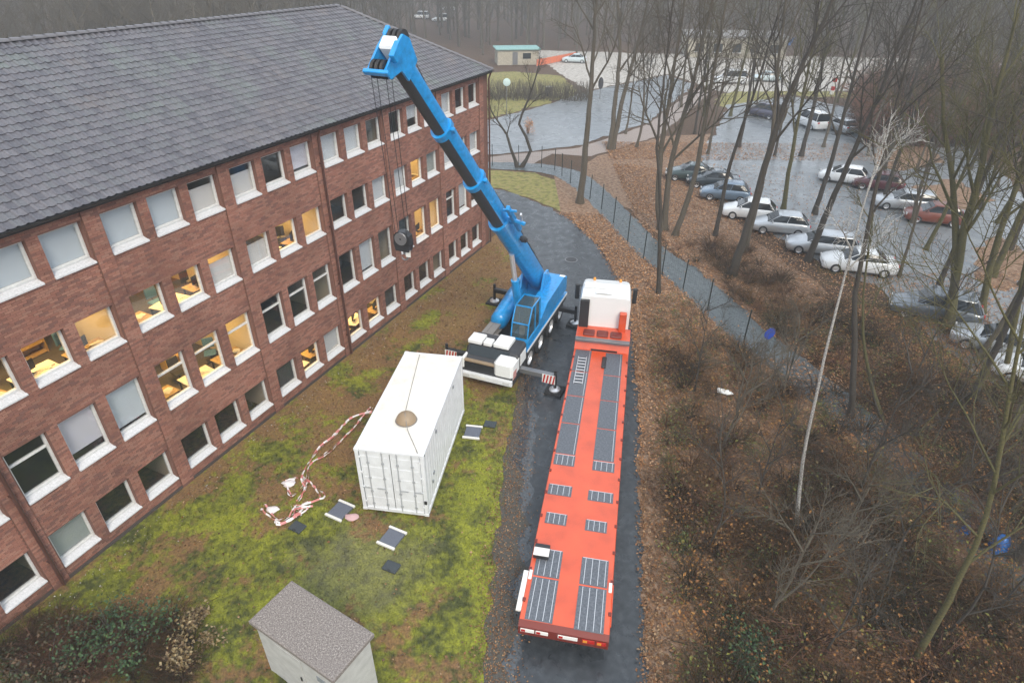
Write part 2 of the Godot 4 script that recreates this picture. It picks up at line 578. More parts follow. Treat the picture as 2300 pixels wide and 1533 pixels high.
var path_r := [Vector3(-14, 0, -60.6), Vector3(-2, 0, -59.4), Vector3(3.2, 0, -58.6), Vector3(6.6, 0, -55.4), Vector3(9.0, 0, -46.2), Vector3(10.5, 0, -39.29), Vector3(11.68, 0, -36.52), Vector3(12.91, 0, -32.3), Vector3(13.6, 0, -29.0), Vector3(14.6, 0, -26.0), Vector3(15.9, 0, -21.9), Vector3(16.9, 0, -18.2), Vector3(17.3, 0, -15.8), Vector3(17.5, 0, -12.8), Vector3(17.2, 0, -4.0)]
var fac_o := Vector3(-12.1185, 0, -17.3903)
var fac_th := deg_to_rad(65.4214)
var fac_d := Vector3(cos(fac_th), 0, -sin(fac_th))
var fac_n := Vector3(sin(fac_th), 0, cos(fac_th))
var n_big := noise(101, 0.22, 3)
var n_mid := noise(102, 0.8, 3)
var n_fine := noise(103, 3.2, 2)
var n_leaf := noise(104, 0.33, 4)
var n_speck := noise(105, 7.0, 2)

func lawn_colour(x: float, z: float) -> Color:
	var df := fac_n.dot(Vector3(x, 0, z) - fac_o)
	var u := fac_d.dot(Vector3(x, 0, z) - fac_o)
	var a := 0.52 + 0.6 * n_big.get_noise_2d(x, z) + 0.65 * n_mid.get_noise_2d(x, z) + 0.55 * n_fine.get_noise_2d(x, z)
	var c := Color(0.052, 0.060, 0.014).lerp(Color(0.225, 0.235, 0.020), clampf(a, 0.0, 1.0))
	var wear := 1.0 - smoothstep(1.0, 2.9, Vector2(x + 4.9, (z + 13.3) * 1.05).length() + 0.9 * n_mid.get_noise_2d(x + 40, z))
	c = c.lerp(Color(0.155, 0.145, 0.085), wear * 0.5)
	var lw := n_leaf.get_noise_2d(x, z) * 1.1 + n_fine.get_noise_2d(x + 9, z) * 0.35
	lw += (0.56 if u > 3.0 else 0.3) * (1.0 - smoothstep(2.2, 4.8, absf(df - 1.6))) - 0.16 + 0.1 * n_speck.get_noise_2d(x, z)
	if x > -4.0 and z < -21.5: lw += 0.25 * smoothstep(-21.5, -24.0, z)
	c = c.lerp(Color(0.24, 0.125, 0.052).lerp(Color(0.15, 0.080, 0.038), 0.5 + 0.8 * n_speck.get_noise_2d(x, z)), smoothstep(0.0, 0.45, lw) * 0.85)
	var g := 1.0 + 0.6 * n_speck.get_noise_2d(x * 1.7, z * 1.7)
	return Color(c.r * g, c.g * g, c.b * g)

func edge(pts: Array, amp: float, seed_: int) -> Array:
	var f := noise(seed_, 0.9, 3)
	var o := []
	for p in spline(pts, 0.35):
		o.append(p + Vector3(f.get_noise_2d(p.x, p.z), 0, f.get_noise_2d(p.z + 50.0, p.x)) * amp)
	return o

func pxpoly(a: Array) -> Array:
	var o := []
	for i in range(0, a.size(), 2):
		o.append(gp(a[i], a[i + 1]))
	return o

func ragged(pts: Array, amp: float, seed_: int) -> Array:   # closed outline with a rough edge
	var f := noise(seed_, 0.35, 3)
	var o := []
	for i in pts.size():
		var a: Vector3 = pts[i]
		var b: Vector3 = pts[(i + 1) % pts.size()]
		var m := maxi(1, int(a.distance_to(b) / 0.8))
		for k in m:
			var p := a.lerp(b, float(k) / m)
			o.append(p + Vector3(f.get_noise_2d(p.x, p.z), 0, f.get_noise_2d(p.z + 70.0, p.x)) * amp)
	return o

func make_ground() -> void:
	var g := MB.new()
	g.ranged(Vector3(-700, -0.6, -900), Vector3(700, -0.024, 400))
	tag(part(g, "ground", M.soil, self), "", "", "", "structure")
	# the lawn, with its moss, worn earth and fallen leaves as print
	var x0 := -17.0
	var z0 := -52.0
	var w := 640
	var h := 1440
	var sz := Vector2(18.0, 46.0)
	var im := Image.create(w, h, false, Image.FORMAT_RGB8)
	for j in h:
		for i in w:
			im.set_pixel(i, j, lawn_colour(x0 + sz.x * (i + 0.5) / w, z0 + sz.y * (j + 0.5) / h).linear_to_srgb())
	M.lawn = StandardMaterial3D.new()
	M.lawn.albedo_texture = ImageTexture.create_from_image(im)
	M.lawn.roughness = 0.9
	var el := edge(road_l, 0.28, 71)
	var poly := []
	for p in el:
		if p.z < -4.0 and p.z > -49.6:
			poly.append(p)
	poly.append(fac_o + fac_d * 27.0 - fac_n * 0.2)
	poly.append(fac_o + fac_d * -12.0 - fac_n * 0.2)
	poly.append(Vector3(-17.0, 0, -6.0))
	poly.append(Vector3(-12.0, 0, -4.0))
	var lawn := sheet(poly, -0.004, "lawn", M.lawn)
	var arr: Array = (lawn.mesh as ArrayMesh).surface_get_arrays(0)
	var uv := PackedVector2Array()
	for p in arr[Mesh.ARRAY_VERTEX]:
		uv.append(Vector2((p.x - x0) / sz.x, (p.z - z0) / sz.y))
	arr[Mesh.ARRAY_TEX_UV] = uv
	var lm := ArrayMesh.new()
	lm.add_surface_from_arrays(Mesh.PRIMITIVE_TRIANGLES, arr)
	lawn.mesh = lm
	# the drive with a gravelly shoulder
	var er := edge(road_r, 0.35, 72)
	var sl := []
	var sr := []
	var wob := noise(73, 0.8, 3)
	for p in el:
		if p.z < -40.0: break
		sl.append(p)
		sr.append(p + Vector3((0.85 if p.z > -18.0 else 0.3) + 0.5 * wob.get_noise_2d(p.x, p.z), 0, 0))
	var sm := MB.new()
	for i in sl.size() - 1:
		var up := Vector3(0, 0.008, 0)
		sm.quad(sl[i] + up, sr[i] + up, sr[i + 1] + up, sl[i + 1] + up)
	tag(part(sm, "shoulder", M.gravel, self), "", "", "", "structure")
	var dr := el.duplicate()
	var rr := er.duplicate()
	rr.reverse()
	sheet(dr + rr, 0.0, "driveway", M.asphalt)
	# leaves between the drive and the footpath, and the footpath
	var pl := edge(path_l, 0.22, 74)
	var pr := edge(path_r, 0.22, 75)
	var strip := []
	for p in pl:
		if p.x > 3.5: strip.append(p)
	var strip2 := []
	for p in er:
		if p.z > -46.0: strip2.append(p)
	sheet(strip + strip2, -0.008, "leaf_strip", M.leafbed)
	var prr := pr.duplicate()
	prr.reverse()
	sheet(pl + prr, 0.0, "footpath", M.path)
	sheet(ragged([Vector3(-14, 0, -58), Vector3(-2, 0, -56.8), Vector3(1.9, 0, -56.0), Vector3(4.2, 0, -53.8), Vector3(5.6, 0, -49.5), Vector3(4.6, 0, -45.4), Vector3(1.9, 0, -48.8), Vector3(-1, 0, -51.6), Vector3(-6, 0, -53.8), Vector3(-14, 0, -54.8)], 0.5, 76), -0.012, "grass_verge", M.verge)
	# square, parking ground and building site further off
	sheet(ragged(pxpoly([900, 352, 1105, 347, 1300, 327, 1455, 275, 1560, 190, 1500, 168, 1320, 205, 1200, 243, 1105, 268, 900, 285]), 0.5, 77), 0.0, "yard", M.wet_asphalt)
	sheet(ragged(pxpoly([1100, 352, 1300, 331, 1456, 279, 1560, 200, 1600, 205, 1480, 305, 1330, 350, 1240, 345, 1200, 368, 1100, 366]), 0.3, 78), -0.006, "pavement", M.paving)
	sheet(ragged(pxpoly([1285, 395, 1330, 352, 1480, 308, 1600, 300, 1590, 360, 1545, 400, 1620, 470, 1720, 560, 1850, 640, 1800, 770, 1700, 715, 1560, 597, 1420, 476]), 0.8, 79), -0.010, "leaf_bank", M.leafbed)
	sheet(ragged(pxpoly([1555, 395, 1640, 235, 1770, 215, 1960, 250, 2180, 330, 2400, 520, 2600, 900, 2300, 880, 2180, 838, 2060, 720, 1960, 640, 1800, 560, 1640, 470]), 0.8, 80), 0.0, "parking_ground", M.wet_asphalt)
	sheet(ragged(pxpoly([1190, 112, 1480, 120, 2080, 132, 2080, 195, 1650, 214, 1500, 166, 1320, 203, 1262, 168]), 0.7, 81), -0.008, "sandy_ground", M.sand)
	sheet(ragged(pxpoly([1000, 285, 1105, 262, 1200, 240, 1300, 212, 1262, 170, 1150, 160, 1000, 170]), 1.0, 82), -0.014, "far_grass", M.verge)
	sheet(ragged(pxpoly([1600, 230, 1640, 205, 1900, 205, 1990, 225, 1760, 212, 1640, 245]), 1.0, 83), -0.004, "far_verge", M.verge)
	# paler worn strip along the wheel track
	var wt := spline([gp(1140, 1533), gp(1160, 1400), gp(1172, 1250), gp(1182, 1120), gp(1190, 1000), gp(1198, 900)], 0.12)
	var wn := noise(92, 1.3, 4)
	var wm := MB.new()
	for i in wt.size() - 1:
		var w0 := maxf(0.03, 0.16 + 0.22 * wn.get_noise_2d(wt[i].z * 0.8, 3.0))
		var w1 := maxf(0.03, 0.16 + 0.22 * wn.get_noise_2d(wt[i + 1].z * 0.8, 3.0))
		var o0 := Vector3(0.25 * wn.get_noise_2d(wt[i].z * 0.5, 40.0), 0.006, 0)
		var o1 := Vector3(0.25 * wn.get_noise_2d(wt[i + 1].z * 0.5, 40.0), 0.006, 0)
		wm.quad(wt[i] + o0 + Vector3.LEFT * w0, wt[i] + o0 + Vector3.RIGHT * w0, wt[i + 1] + o1 + Vector3.RIGHT * w1, wt[i + 1] + o1 + Vector3.LEFT * w1)
	tag(part(wm, "worn_track", M.worn, self), "", "", "", "structure")
	# leafy islands between the parking rows
	for e in [[2040, 420, 2140, 400, 2230, 450, 2160, 470, 2090, 455], [1960, 330, 2080, 320, 2120, 360, 2020, 385, 1970, 370], [2180, 560, 2260, 530, 2330, 600, 2270, 660, 2200, 630]]:
		sheet(ragged(pxpoly(e), 1.0, int(e[0])), 0.004, "leafy_island", M.leafbed)

# ---------------------------------------------------------------- office building (x along the front, y up, z out of the front)
const BAY := 4.9146
const STEP := 1.5556
const WIN := 1.2089
const SILL := [0.507, 3.296, 6.509, 9.28]
const HEAD := [1.9, 5.16, 7.84, 10.58]
const SLAB := [-0.35, 2.35, 5.55, 8.32, 10.92]
const U0 := -16.2
const U1 := 25.2
# what each window shows, per floor: bays -3 to 4, three letters each
# g grey blind, b blue-grey blind, l lilac blind, w white blind below a dark strip, d dark, t dark with transom, h blind on the upper half, s blind with a slit, L open glass of a lit room, T the same with transom, e greenish blind, k dark blind added to hide the lit room behind
const SHOWS := ["ddd ddd edd ddd kLg LLk ddd ddd", "ddd ddd tsb TTT ttt dgd kLL tgd", "ddd LLL LLL LLw wLL ddg gLe gwg", "ddd bbb bbb bbw wds ggd dhg gdd"]
const LIT := [[0, 1], [0, 2], [1, 0], [1, 3], [2, -2], [2, -1], [2, 0], [2, 1], [2, 3]]   # floor, bay

func openings(k: int) -> Array:
	var o := []
	for i in 3:
		o.append(k * BAY + i * STEP)
	return o

func make_building() -> void:
	var b := thing("office_building", "four-storey red brick office building with rows of white-silled windows and grey tiled hip roof", "building", fac_o, fac_th)
	var core := MB.new()
	var ys := [-0.4, SILL[0], HEAD[0], SILL[1], HEAD[1], SILL[2], HEAD[2], SILL[3], HEAD[3], 11.0]
	for i in range(0, 10, 2):
		core.ranged(Vector3(U0, ys[i], -0.36), Vector3(U1, ys[i + 1], -0.014))
	for f in 4:
		var at := U0
		for k in range(-3, 5):
			for u in openings(k):
				core.ranged(Vector3(at, SILL[f], -0.36), Vector3(u, HEAD[f], -0.014))
				at = u + WIN
		core.ranged(Vector3(at, SILL[f], -0.36), Vector3(U1, HEAD[f], -0.014))
	var wall := part(core, "front_wall", M.core, b)
	boxpart(Vector3(U1 - 0.36, -0.4, -11.6), Vector3(U1, 11.0, -0.37), "side_wall", M.core, b)
	boxpart(Vector3(U0, -0.4, -11.6), Vector3(U0 + 0.36, 11.0, -0.37), "side_wall", M.core, b)
	boxpart(Vector3(U0 + 0.37, -0.4, -11.6), Vector3(U1 - 0.37, 11.0, -11.24), "rear_wall", M.core, b)
	for i in 5:
		boxpart(Vector3(U0 + 0.37, SLAB[i] - 0.16, -11.2), Vector3(U1 - 0.37, SLAB[i], -0.365), "floor_slab", M.carpet if i < 4 else M.room, b)
	boxpart(Vector3(U0 + 0.4, -0.3, -5.3), Vector3(U1 - 0.4, 10.75, -5.2), "corridor_wall", M.room, b)
	for k in range(-3, 5):
		if k > -3: boxpart(Vector3(k * BAY - 0.36, -0.3, -5.19), Vector3(k * BAY - 0.24, 10.75, -0.366), "partition", M.room, b)
	boxpart(Vector3(U0, -0.4, 0.001), Vector3(U1, 0.12, 0.03), "plinth", M.plinth, b)
	# pilasters
	for k in range(-3, 6):
		boxpart(Vector3(k * BAY - 0.55, -0.3, -0.01), Vector3(k * BAY - 0.045, 10.96, 0.046), "pilaster", M.core, wall)
	make_bricks(wall)
	make_roof(b)
	make_windows(b)
	for k in [-1, 2, 5]:
		var m := MB.new()
		var x: float = k * BAY - 0.3 if k < 5 else U1 - 0.12
		m.tube([Vector3(x, 10.95, 0.3), Vector3(x, 10.6, 0.16), Vector3(x, 0.1, 0.16)], [0.055, 0.055, 0.055], 8)
		for y in [1.2, 4.0, 6.8, 9.6]:
			m.box(Vector3(x, y, 0.11), Vector3(0.14, 0.05, 0.14))
		part(m, "drainpipe", M.pipe, b)
	make_rooms()

func make_bricks(wall: Node3D) -> void:
	var unit := BoxMesh.new()
	unit.size = Vector3.ONE
	var all := []
	var r := RandomNumberGenerator.new()
	r.seed = 11
	var patch := noise(12, 0.35, 3)
	var tones := [Color(0.41, 0.185, 0.130), Color(0.38, 0.165, 0.116), Color(0.45, 0.22, 0.156), Color(0.33, 0.148, 0.108), Color(0.41, 0.21, 0.152), Color(0.27, 0.130, 0.10)]
	var course := 0
	var y := 0.13
	while y + 0.064 < 10.98:
		var spans := []   # from, to, front
		var f := -1
		for i in 4:
			if y + 0.064 > SILL[i] and y < HEAD[i]:
				f = i
		var at := U0
		for k in range(-3, 6):
			var p0 := k * BAY - 0.55
			var p1 := k * BAY - 0.045
			if k < 5 or p1 < U1:
				if p0 > U0 + 0.1: spans.append([p0, minf(p1, U1), 0.06])
			if f >= 0 and k < 5:
				var o := openings(k)
				spans.append([o[0] + WIN, o[1], 0.0])
				spans.append([o[1] + WIN, o[2], 0.0])
			elif f < 0 and k < 5:
				spans.append([p1, (k + 1) * BAY - 0.55, 0.0])
		for s in spans:
			var x: float = s[0] - (0.125 if course % 2 else 0.0)
			while x < s[1] - 0.02:
				var a := maxf(x, s[0]) + 0.005
				var e := minf(x + 0.25, s[1]) - 0.005
				if e - a > 0.03:
					var pr: float = s[2] + r.randf_range(-0.003, 0.003)
					all.append([Vector3((a + e) * 0.5, y + 0.032, pr - 0.03), Vector3(e - a, 0.064, 0.06), r.randi() % 6])
				x += 0.25
		y += 0.075
		course += 1
	# the 300 that show largest are pieces of their own
	var near := []
	var inv := Transform3D(Basis(Vector3.UP, fac_th), fac_o)
	for i in all.size():
		var p: Vector3 = inv * all[i][0]
		var q := to_px(p)
		if q.x > 2 and q.y > 2 and q.y < 1530:
			near.append([p.distance_squared_to(EYE), i])
	near.sort_custom(func(a, c): return a[0] < c[0])
	var own := {}
	var tone_mats := []
	for c in tones:
		tone_mats.append(tri_mat(mat(c, 0.88), M.brick.albedo_texture, 0.9))
	for j in mini(300, near.size()):
		var e: Array = all[near[j][1]]
		own[near[j][1]] = true
		var o := shape(unit, "brick", tone_mats[e[2]], wall)
		o.position = e[0]
		o.scale = e[1]
	var tf := []
	var cols := []
	for i in all.size():
		if own.has(i): continue
		var e: Array = all[i]
		tf.append(Transform3D(Basis.from_scale(e[1]), e[0]))
		var g := 1.0 + 0.35 * patch.get_noise_2d(e[0].x, e[0].y)
		var c: Color = tones[e[2]]
		cols.append(Color(c.r * g, c.g * g, c.b * g))
	multi(unit, tf, cols, "brickwork", M.brick, wall)

func tile_mesh() -> Mesh:   # x across, y up the slope, z out
	var m := MB.new()
	var prof := [[-0.128, 0.016], [-0.105, 0.038], [-0.073, 0.045], [-0.041, 0.032], [-0.009, 0.012], [0.055, 0.004], [0.134, 0.014]]
	for i in prof.size() - 1:
		var a: Array = prof[i]
		var c: Array = prof[i + 1]
		m.quad(Vector3(a[0], 0, a[1] + 0.026), Vector3(c[0], 0, c[1] + 0.026), Vector3(c[0], 0.34, c[1]), Vector3(a[0], 0.34, a[1]))
		m.quad(Vector3(a[0], 0.004, a[1]), Vector3(c[0], 0.004, c[1]), Vector3(c[0], 0, c[1] + 0.026), Vector3(a[0], 0, a[1] + 0.026))
	m.smooth(40)
	return m.mesh()

func make_roof(b: Node3D) -> void:
	var ez := 0.25
	var ey := 11.05
	var rz := -5.8
	var ry := 14.57
	var e0 := U0 - 0.2
	var e1 := U1 + 0.2
	var dz := ez - rz
	var A := Vector3(e0, ey, ez)
	var B := Vector3(e1, ey, ez)
	var C := Vector3(e1, ey, 2 * rz - ez)
	var D := Vector3(e0, ey, 2 * rz - ez)
	var R0 := Vector3(e0 + dz, ry, rz)
	var R1 := Vector3(e1 - dz, ry, rz)
	var roof := MB.new()
	roof.quad(A, B, R1, R0)
	roof.quad(C, D, R0, R1)
	roof.tri(B, C, R1)
	roof.tri(D, A, R0)
	roof.quad(A, D, C, B)
	var rp := part(roof, "roof", M.deck, b)
	var sl := sqrt(dz * dz + (ry - ey) * (ry - ey))
	var up := Vector3(0, ry - ey, -dz) / sl
	var out := Vector3.RIGHT.cross(up).normalized()
	var bas := Basis(Vector3.RIGHT, up, out)
	var tm := tile_mesh()
	var tf := []
	var near := []
	var inv := Transform3D(Basis(Vector3.UP, fac_th), fac_o)
	var r := RandomNumberGenerator.new()
	r.seed = 5
	for row in 24:
		var s := row * 0.291 - 0.03
		var x := e0 + 0.15
		while x < e1:
			var ins := (s + 0.15) * dz / sl
			if x < e1 - ins + 0.05 and x > e0 + ins - 0.05:
				var p := A + Vector3(x - e0, 0, 0) + up * s + out * (0.012 + r.randf_range(-0.004, 0.004))
				var t := Transform3D(bas.rotated(out, r.randf_range(-0.012, 0.012)), p)
				var q := to_px(inv * p)
				if q.x > 2 and q.y > 2: near.append([(inv * p).distance_squared_to(EYE), tf.size()])
				tf.append([t, r.randi() % 4])
			x += 0.255
	near.sort_custom(func(a, c): return a[0] < c[0])
	var own := {}
	for j in mini(300, near.size()):
		own[near[j][1]] = true
		var e: Array = tf[near[j][1]]
		shape(tm, "roof_tile", M.tiles[e[1]], rp).transform = e[0]
	var many := []
	var lichen := noise(48, 0.28, 4)
	var cols := []
	var base := [Color(0.135, 0.127, 0.142), Color(0.162, 0.152, 0.165), Color(0.112, 0.106, 0.120), Color(0.145, 0.142, 0.152)]
	for i in tf.size():
		if own.has(i): continue
		many.append(tf[i][0])
		var o: Vector3 = tf[i][0].origin
		var lich := lichen.get_noise_2d(o.x, o.z * 1.5)   # lichen and weathering in patches
		var bc: Color = base[tf[i][1]]
		if lich > 0.12: bc = bc.lerp(Color(0.17, 0.19, 0.175), minf(1.0, (lich - 0.12) * 2.5) * r.randf())
		elif lich < -0.15: bc = bc.lerp(Color(0.19, 0.165, 0.16), minf(1.0, (-0.15 - lich) * 2.5) * r.randf())
		cols.append(bc)
	multi(tm, many, cols, "roof_tiles", M.tile_many, rp)
	# ridge and hip caps
	var cap := MB.new()
	for i in 6:
		var a0 := PI * i / 6.0
		var a1 := PI * (i + 1) / 6.0
		cap.quad(Vector3(cos(a0) * 0.13, sin(a0) * 0.1 + 0.02, 0), Vector3(cos(a1) * 0.13, sin(a1) * 0.1 + 0.02, 0), Vector3(cos(a1) * 0.11, sin(a1) * 0.09, -0.42), Vector3(cos(a0) * 0.11, sin(a0) * 0.09, -0.42))
	cap.smooth(60)
	var cm := cap.mesh()
	for seg in [[R0, R1], [B, R1], [A, R0]]:
		var d: Vector3 = (seg[1] - seg[0]).normalized()
		var side := d.cross(Vector3.UP).normalized()
		var cb := Basis(side, side.cross(d), -d)
		var m := int(seg[0].distance_to(seg[1]) / 0.38)
		for i in m:
			shape(cm, "ridge_tile", M.ridge, rp).transform = Transform3D(cb, seg[0] + d * (i * 0.38) + Vector3(0, 0.02, 0))
	# gutter
	var gm := MB.new()
	var prev := []
	for i in 9:
		var a := PI + PI * i / 8.0
		prev.append(Vector2(cos(a) * 0.07, sin(a) * 0.07))
	for i in 8:
		var p: Vector2 = prev[i]
		var q: Vector2 = prev[i + 1]
		gm.quad(Vector3(e0, ey + p.y, ez + 0.06 + p.x), Vector3(e1, ey + p.y, ez + 0.06 + p.x), Vector3(e1, ey + q.y, ez + 0.06 + q.x), Vector3(e0, ey + q.y, ez + 0.06 + q.x))
	part(gm, "gutter", M.gutter, rp)
	boxpart(Vector3(e0, 10.9, 0.0), Vector3(e1, 11.04, 0.24), "eaves_board", M.gutter, rp)

func make_windows(b: Node3D) -> void:
	var cache := {}
	for f in 4:
		var h: float = HEAD[f] - SILL[f]
		var sill := MB.new()
		sill.prism(PackedVector2Array([Vector2(0.055, 0), Vector2(0.055, 0.045), Vector2(-0.21, 0.15), Vector2(-0.3, 0.15), Vector2(-0.3, 0.0)]), -WIN * 0.5 - 0.012, WIN * 0.5 + 0.012, Transform3D(Basis(Vector3(0, 0, 1), Vector3.UP, Vector3.LEFT), Vector3(WIN * 0.5, 0.002, 0)))
		cache["sill%d" % f] = sill.mesh()
		for tr in [false, true]:
			var fr := MB.new()
			var zb := Vector3(0, 0, -0.23)
			for e in [[0.004, 0.152, 0.075, h - 0.004], [WIN - 0.075, 0.152, WIN - 0.004, h - 0.004], [0.075, 0.152, WIN - 0.075, 0.225], [0.075, h - 0.075, WIN - 0.075, h - 0.004]]:
				fr.ranged(Vector3(e[0], e[1], -0.29), Vector3(e[2], e[3], -0.17), 0.006)
			if tr:
				fr.ranged(Vector3(0.075, 0.15 + (h - 0.15) * 0.66, -0.285), Vector3(WIN - 0.075, 0.15 + (h - 0.15) * 0.66 + 0.07, -0.185), 0.006)
			cache["frame%d%s" % [f, tr]] = fr.mesh()
		var g := MB.new()
		g.ranged(Vector3(0.07, 0.2, -0.238), Vector3(WIN - 0.07, h - 0.07, -0.230))
		cache["pane%d" % f] = g.mesh()
		for e in [["full", 0.16, 1.0], ["low", 0.16, 0.74], ["up", 0.45, 1.0], ["slit", 0.24, 1.0]]:
			var bl := MB.new()
			bl.ranged(Vector3(0.03, 0.0 + h * e[1], -0.325), Vector3(WIN - 0.03, h * e[2] - 0.01, -0.305))
			cache[e[0] + str(f)] = bl.mesh()
	for f in 4:
		var rows: PackedStringArray = SHOWS[f].split(" ")
		for k in range(-3, 5):
			for i in 3:
				var s := rows[k + 3][i]
				var w := Node3D.new()
				w.name = "window"
				b.add_child(w, true)
				w.position = Vector3(k * BAY + i * STEP, SILL[f], 0)
				shape(cache["sill%d" % f], "sill", M.sill, w)
				shape(cache["frame%d%s" % [f, s in "tT"]], "frame", M.white, w)
				shape(cache["pane%d" % f], "pane", M.glass, w)
				var how: Array = {"g": ["full", M.blind_grey], "b": ["full", M.blind_blue], "l": ["slit", M.blind_lilac], "w": ["low", M.blind_white], "h": ["up", M.blind_grey], "s": ["slit", M.blind_lilac], "e": ["full", M.blind_green], "k": ["full", M.added_dark_blind]}.get(s, [])
				if how.size():
					shape(cache[how[0] + str(f)], "blind", how[1], w)

func make_rooms() -> void:   # lit rooms: a ceiling lamp, a desk, a chair and a cupboard each
	var r := RandomNumberGenerator.new()
	r.seed = 31
	var turn := Basis(Vector3.UP, fac_th)
	var names := ["ground-floor", "first-floor", "second-floor", "top-floor"]
	var n := 0
	for e in LIT:
		var f: int = e[0]
		var k: int = e[1]
		var x0 := k * BAY - 0.2
		var y: float = SLAB[f]
		var mid := x0 + BAY * 0.5
		var where := "%s office, %s bay from the far corner" % [names[f], ["first", "second", "third", "fourth", "fifth", "sixth", "seventh"][4 - k]]
		var ceil_y: float = SLAB[f + 1] - 0.17
		var lm := MB.new()
		lm.box(Vector3(0, 0.035, 0), Vector3(2.6, 0.06, 0.32), Basis.IDENTITY, 0.01)
		var lp := part(lm, "ceiling_lamp", M.lamp, self)
		tag(lp, "glowing ceiling lamp in the lit " + where, "lamp", "ceiling lamps of the lit offices")
		lp.transform = Transform3D(turn, fac_o + turn * Vector3(mid, ceil_y - 0.10, -2.0))
		var li := AreaLight3D.new()
		li.name = "lamp_light"
		li.area_size = Vector2(2.6, 0.3)
		li.light_energy = 11.0
		li.light_color = Color(1.0, 0.80, 0.46)
		li.shadow_enabled = true
		add_child(li, true)
		li.transform = Transform3D(turn * Basis(Vector3.RIGHT, -PI / 2), fac_o + turn * Vector3(mid, ceil_y - 0.11, -2.0))
		for i in 3:
			var dx := x0 + 0.8 + i * 1.56
			var deskc: Material = [M.beech, M.paper, M.beech][i]
			var d := thing("office_desk", "%s desk by the %s window, %s" % [["beech", "pale", "beech"][i], ["near", "middle", "far"][i], where], "desk", fac_o + turn * Vector3(dx, y + 0.001, -1.05 - r.randf() * 0.5), fac_th + r.randf_range(-0.15, 0.15), "desks of the lit offices")
			boxpart(Vector3(-0.62, 0.70, -0.36), Vector3(0.62, 0.74, 0.36), "tabletop", deskc, d, 0.008)
			for a in [-0.56, 0.56]:
				for c in [-0.31, 0.31]:
					boxpart(Vector3(a - 0.025, 0, c - 0.025), Vector3(a + 0.025, 0.70, c + 0.025), "leg", M.office_dark, d)
			var top := d.position + Vector3(0, 0.742, 0)
			var mo := thing("computer_screen", "black computer screen at the %s window, %s" % [["near", "middle", "far"][i], where], "screen", top + turn * Vector3(-0.15, 0, 0.0), d.rotation.y + 0.3, "screens of the lit offices")
			boxpart(Vector3(-0.28, 0.10, -0.02), Vector3(0.28, 0.44, 0.02), "panel", M.office_dark, mo, 0.006)
			boxpart(Vector3(-0.11, 0, -0.09), Vector3(0.11, 0.015, 0.09), "foot", M.office_dark, mo)
			boxpart(Vector3(-0.03, 0.015, -0.05), Vector3(0.03, 0.2, -0.02), "stand", M.office_dark, mo)
			var pa := MB.new()
			for q in 4:
				pa.box(Vector3(r.randf_range(-0.1, 0.1), 0.004 + q * 0.006, r.randf_range(-0.05, 0.05)), Vector3(0.21, 0.005, 0.30), Basis(Vector3.UP, r.randf_range(-0.5, 0.5)))
			var pp := part(pa, "paper_pile", M.paper, self)
			tag(pp, "white paper pile at the %s window, %s" % [["near", "middle", "far"][i], where], "paper", "paper piles of the lit offices")
			pp.position = top + turn * Vector3(0.36, 0, 0.05)
			var ch := thing("office_chair", "%s swivel chair at the %s window, %s" % [["dark", "blue", "dark"][(n + i) % 3], ["near", "middle", "far"][i], where], "chair", fac_o + turn * Vector3(dx + 0.1, y + 0.001, -2.15 - r.randf() * 0.3), fac_th + r.randf_range(-0.8, 0.8), "chairs of the lit offices")
			var cm: Material = [M.office_dark, M.office_blue, M.office_dark][(n + i) % 3]
			boxpart(Vector3(-0.24, 0.42, -0.24), Vector3(0.24, 0.50, 0.24), "seat", cm, ch, 0.03)
			boxpart(Vector3(-0.22, 0.58, -0.28), Vector3(0.22, 1.05, -0.22), "backrest", cm, ch, 0.025)
			var st := MB.new()
			st.bar(Vector3(0, 0.06, 0), Vector3(0, 0.42, 0), 0.03)
			for a in 5:
				st.bar(Vector3(0, 0.07, 0), Vector3(cos(a * TAU / 5) * 0.28, 0.03, sin(a * TAU / 5) * 0.28), 0.02, 5)
			st.bar(Vector3(0, 0.46, -0.24), Vector3(0, 0.75, -0.27), 0.02, 5)
			part(st, "base", M.office_dark, ch)
		var cu := thing("cupboard", "%s cupboard with open shelves, %s" % [["yellow", "beech"][n % 2], where], "cupboard", fac_o + turn * Vector3(x0 + 1.1 + (n % 3) * 1.1, y + 0.001, -3.6), fac_th, "cupboards of the lit offices")
		var wood: Material = [M.office_yellow, M.beech][n % 2]
		boxpart(Vector3(-0.6, 0, -0.2), Vector3(-0.57, 1.2, 0.2), "side_panel", wood, cu)
		boxpart(Vector3(0.57, 0, -0.2), Vector3(0.6, 1.2, 0.2), "side_panel", wood, cu)
		boxpart(Vector3(-0.57, 0, -0.2), Vector3(0.57, 1.2, -0.18), "back_panel", wood, cu)
		for q in 4:
			boxpart(Vector3(-0.57, 0.04 + q * 0.375, -0.18), Vector3(0.57, 0.065 + q * 0.375, 0.2), "shelf", wood, cu)
		n += 1

